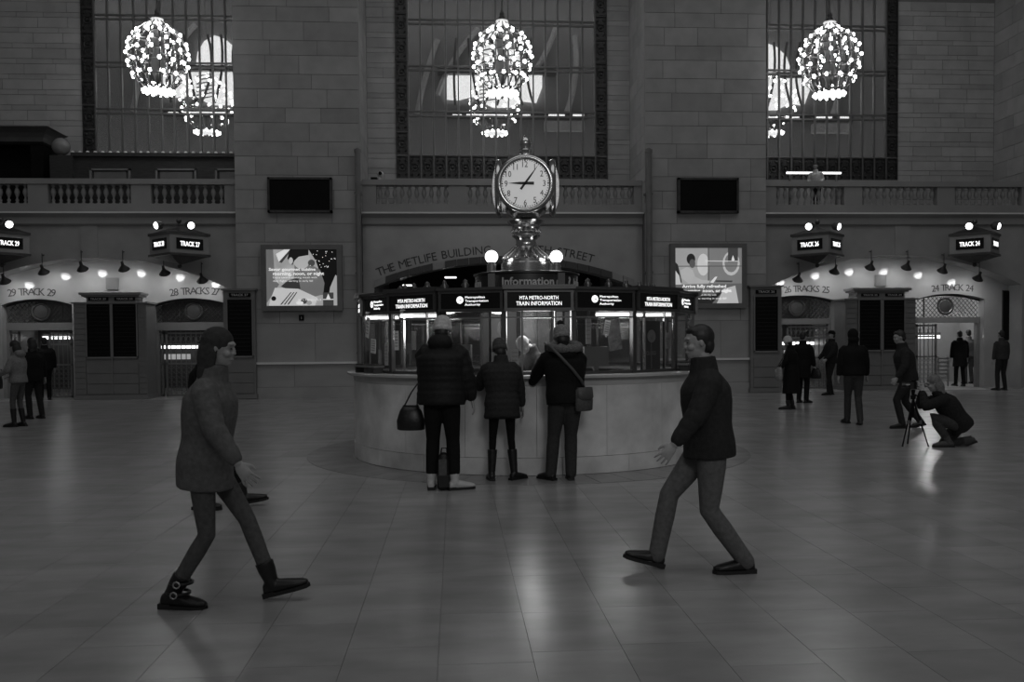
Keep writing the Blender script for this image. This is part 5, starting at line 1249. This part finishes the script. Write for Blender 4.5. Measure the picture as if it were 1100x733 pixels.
person('pedestrian in dark clothes striding left in the right foreground', f2+V((-.24, 0, 0)), LEFT, 1.66,
       dict(pel=(0, -.02, .90), lf=(-.08, -.25, 0), rf=(.08, .33, .02), rfp=16, lfp=0, lfy=2, rfy=0, lean=4, la=(-.27, .28, .92), ra=(.27, -.15, .88)),
       dict(top='jacket', topm=cloth('walker_jacket', .03), hem=.10, thick=.055, leg=cloth('walker_trousers', .13), legr=1.05, shoe='shoe', shoem=LEATHER, hat='short', hairm=HAIR), voxel=.010)
# ------------------------------------------------------------------ kneeling photographer, tripod and camera
kp = fl(1027, 480)
K = person('photographer with fair hair crouching behind a low tripod on the right', kp, R(72), 1.66,
       dict(pel=(0, -.06, .34), lean=34, nod=-18, lf=(-.10, .12, 0), rf=(.13, -.22, .03), rfp=-25, rk=(.1, 1, -.25), lk=(-.1, 1, .6), lfy=6, rfy=-10, la=(-.06, .47, .82), ra=(.07, .45, .82), lb=(-.6, 0, -1), rb=(.6, 0, -1)),
       dict(topm=cloth('photographer_coat', .022), hem=.10, thick=.05, leg=cloth('worn_jeans', .06), legr=1.05, shoe='boot', shoem=GREYC, hat='long', hairm=HAIRL), voxel=.011)
cpnt = K['W'](V((0, .54, .90)))
tp = fl(989, 479); tx, ty = cpnt.x-.02, cpnt.y
t = thing('tripod', 'low black tripod holding the crouching photographer\'s camera', 'tripod', (tx, ty, 0))
for a, sp in ((200, .20), (320, .20), (80, .22)):
    e_ = V((tx+sp*math.cos(R(a)), ty+sp*math.sin(R(a)), .012)); tp_ = V((tx, ty, .66))
    md = tp_.lerp(e_, .5); lg = MB().tube([tp_, md], .014, 8).tube([md, e_], .010, 8).build('leg', BLACK, t); MB().ell(e_, .014, nu=8, nv=6).build('foot', RUBBER, lg); MB().tube([md-V((0, 0, .02)), md+V((0, 0, .03))], .018, 8).build('clamp', PLASTIC, lg)
MB().lathe([(.014, .40), (.014, .66), (.032, .66), (.036, .71), (.02, .72), (.026, .77), (.03, .79), (0, .80)], (tx, ty, 0), 12).build('head', BLACK, t)
MB().tube([(tx, ty, .74), (tx+.12, ty+.03, .68), (tx+.17, ty+.04, .66)], .008, 6).build('handle', BLACK, t)
d = V((math.cos(R(162)), math.sin(R(162)), 0)); sv = V((-d.y, d.x, 0)); c = V((tx, ty, .86))
t = thing('camera_on_tripod', 'black camera with a lens on the low tripod', 'camera', (tx, ty, .80))
MB().obox(c, sv*.068, d*.035, UP*.05).obox(c+UP*.058, sv*.025, d*.03, UP*.015).build('body', BLACK, t); MB().tube([c+d*.03, c+d*.10, c+d*.15], [.036, .036, .040], 16).build('lens', BLACKG, t); MB().obox(c+sv*.058+d*.025, sv*.016, d*.02, UP*.045).build('grip', RUBBER, t)
# ------------------------------------------------------------------ people by the right gates
def at_feet(px, py): return fl(px, py)
E_ = person('person in a white knit hat and long black coat with a pale bag', at_feet(850, 440), R(60), 1.56, dict(la=(-.20, .26, .98), ra=(.24, .10, .92), lf=(-.08, .06, 0), rf=(.09, -.02, 0), nod=12),
       dict(top='long_coat', topm=BLK, hem=.58, thick=.045, flare=.10, leg=BLK, legr=.8, shoe='boot', hat='beanie', hatm=WHITEC), fem=True, voxel=.013)
hang_bag('pale shoulder bag in front of the white-hatted person', E_, V((-.20, .22, .93)), .13, .06, .30, PALEC, [[(-.22, .12, 1.2), (-.16, .05, 1.38), (-.19, .1, 1.2)]], ang=30, taper=.8)
G_ = person('dark-haired person in black standing right behind the white-hatted person', at_feet(862, 433), R(-50), 1.66, dict(ra=(.28, .10, .86)), dict(topm=BLK, hem=.35, thick=.05, leg=BLK, hat='short'), voxel=.014)
hang_bag('dark bag carried behind the white-hatted person', G_, V((.30, .08, .82)), .13, .06, .24, LEATHER, [[(.29, .08, .90), (.28, .10, .86)]], taper=.6)
person('person in a dark cap facing left beside the tracks 26 and 25 gate', at_feet(892, 424.5), R(95), 1.70, dict(lean=-4, la=(-.22, .24, 1.0), ra=(.22, .24, 1.0), lf=(-.09, .10, 0), rf=(.09, -.08, 0)), dict(topm=CO1, hem=.08, thick=.05, leg=CO1, hat='cap', hatm=BLK), voxel=.014)
person('person in a hooded black jacket with a pale hem walking away', at_feet(917, 456), R(-8), 1.66, dict(rf=(.07, -.16, .02), lf=(-.07, .16, 0), rfp=-10, lean=5), dict(topm=BLK, hem=.06, thick=.05, leg=cloth('walk_jeans', .05), hat='hood', hatm=BLK), voxel=.013)
person('pedestrian in dark grey striding left behind the photographer', at_feet(974, 460), R(80), 1.68, dict(rf=(.08, -.26, .03), lf=(-.08, .10, 0), rfp=-16, lean=9, la=(-.26, .25, .9), ra=(.26, -.2, .9), pel=(0, 0, .92)), dict(topm=DKG, hem=.10, thick=.055, leg=DKG, hat='short'), voxel=.013)
H_ = person('person in a long black coat walking into the track 24 doorway', at_feet(1031, 415), R(-6), 1.70, dict(rf=(.08, -.10, 0), lf=(-.08, .10, 0)), dict(top='long_coat', topm=BLK, hem=.34, thick=.05, flare=.06, leg=BLK, hat='short'), voxel=.014)
I_ = person('person in a pale jacket with a black bag ahead in the track 24 doorway', at_feet(1040.5, 412.5), R(-6), 1.74, dict(ra=(.28, .0, .86)), dict(topm=cloth('light_jacket', .16), hem=.08, thick=.04, leg=GREYC, hat='short'), voxel=.014)
hang_bag('black bag in the hand of the pale-jacketed person at track 24', I_, V((.30, .0, .80)), .17, .08, .26, LEATHER, [[(.29, .0, .88), (.28, .02, .84)]], taper=.6)
person('person in a grey jacket standing by the wall right of track 24', at_feet(1076, 419.5), R(8), 1.68, dict(la=(-.26, .06, .84), ra=(.26, .08, .84), lf=(-.14, 0, 0), rf=(.12, 0, 0)), dict(topm=cloth('grey_jacket', .055), hem=.05, thick=.03, leg=cloth('grey_trousers', .03), hat='short'), voxel=.014)
# ------------------------------------------------------------------ people by the left gate
L1 = person('person in a pale jacket and tall dark boots at the left edge', at_feet(21, 458.5), R(82), 1.58, dict(la=(-.20, .30, 1.08), ra=(.20, .30, 1.06), lf=(-.08, .06, 0), rf=(.09, -.03, 0), nod=8), dict(topm=cloth('pale_jacket', .22), hem=.06, thick=.04, leg=GREYC, legr=.85, shoe='tall', hat='long', hood=1), fem=True, voxel=.013)
hang_bag('black bag held in front of the pale-jacketed person', L1, V((-.02, .42, 1.0)), .16, .07, .30, LEATHER, [[(-.05, .34, 1.08), (.02, .34, 1.07)]], taper=.85)
person('person in a black coat right behind the pale-jacketed person', at_feet(37, 450), R(60), 1.64, dict(ra=(.27, -.02, .84), rf=(.09, -.14, 0)), dict(topm=BLK, hem=.15, thick=.055, leg=CO1, hat='long'), voxel=.013)
person('dark-haired person in black in the track 29 doorway', at_feet(49, 430), R(30), 1.70, dict(), dict(topm=BLK, hem=.12, thick=.055, leg=BLK, hat='short'), voxel=.014)
# ------------------------------------------------------------------ person on the balcony
q = at(876.5, 190, YL+.62)
person('dark-haired person in a pale top behind the right balustrade', (q.x, q.y), R(150), 1.46, dict(lean=10, la=(-.2, .25, 1.05), ra=(.2, .25, 1.05)), dict(top='shirt', topm=WHITEC, hem=.02, thick=.02, leg=CO1, hat='short'), voxel=.014, z=zcor+.1)
flush()
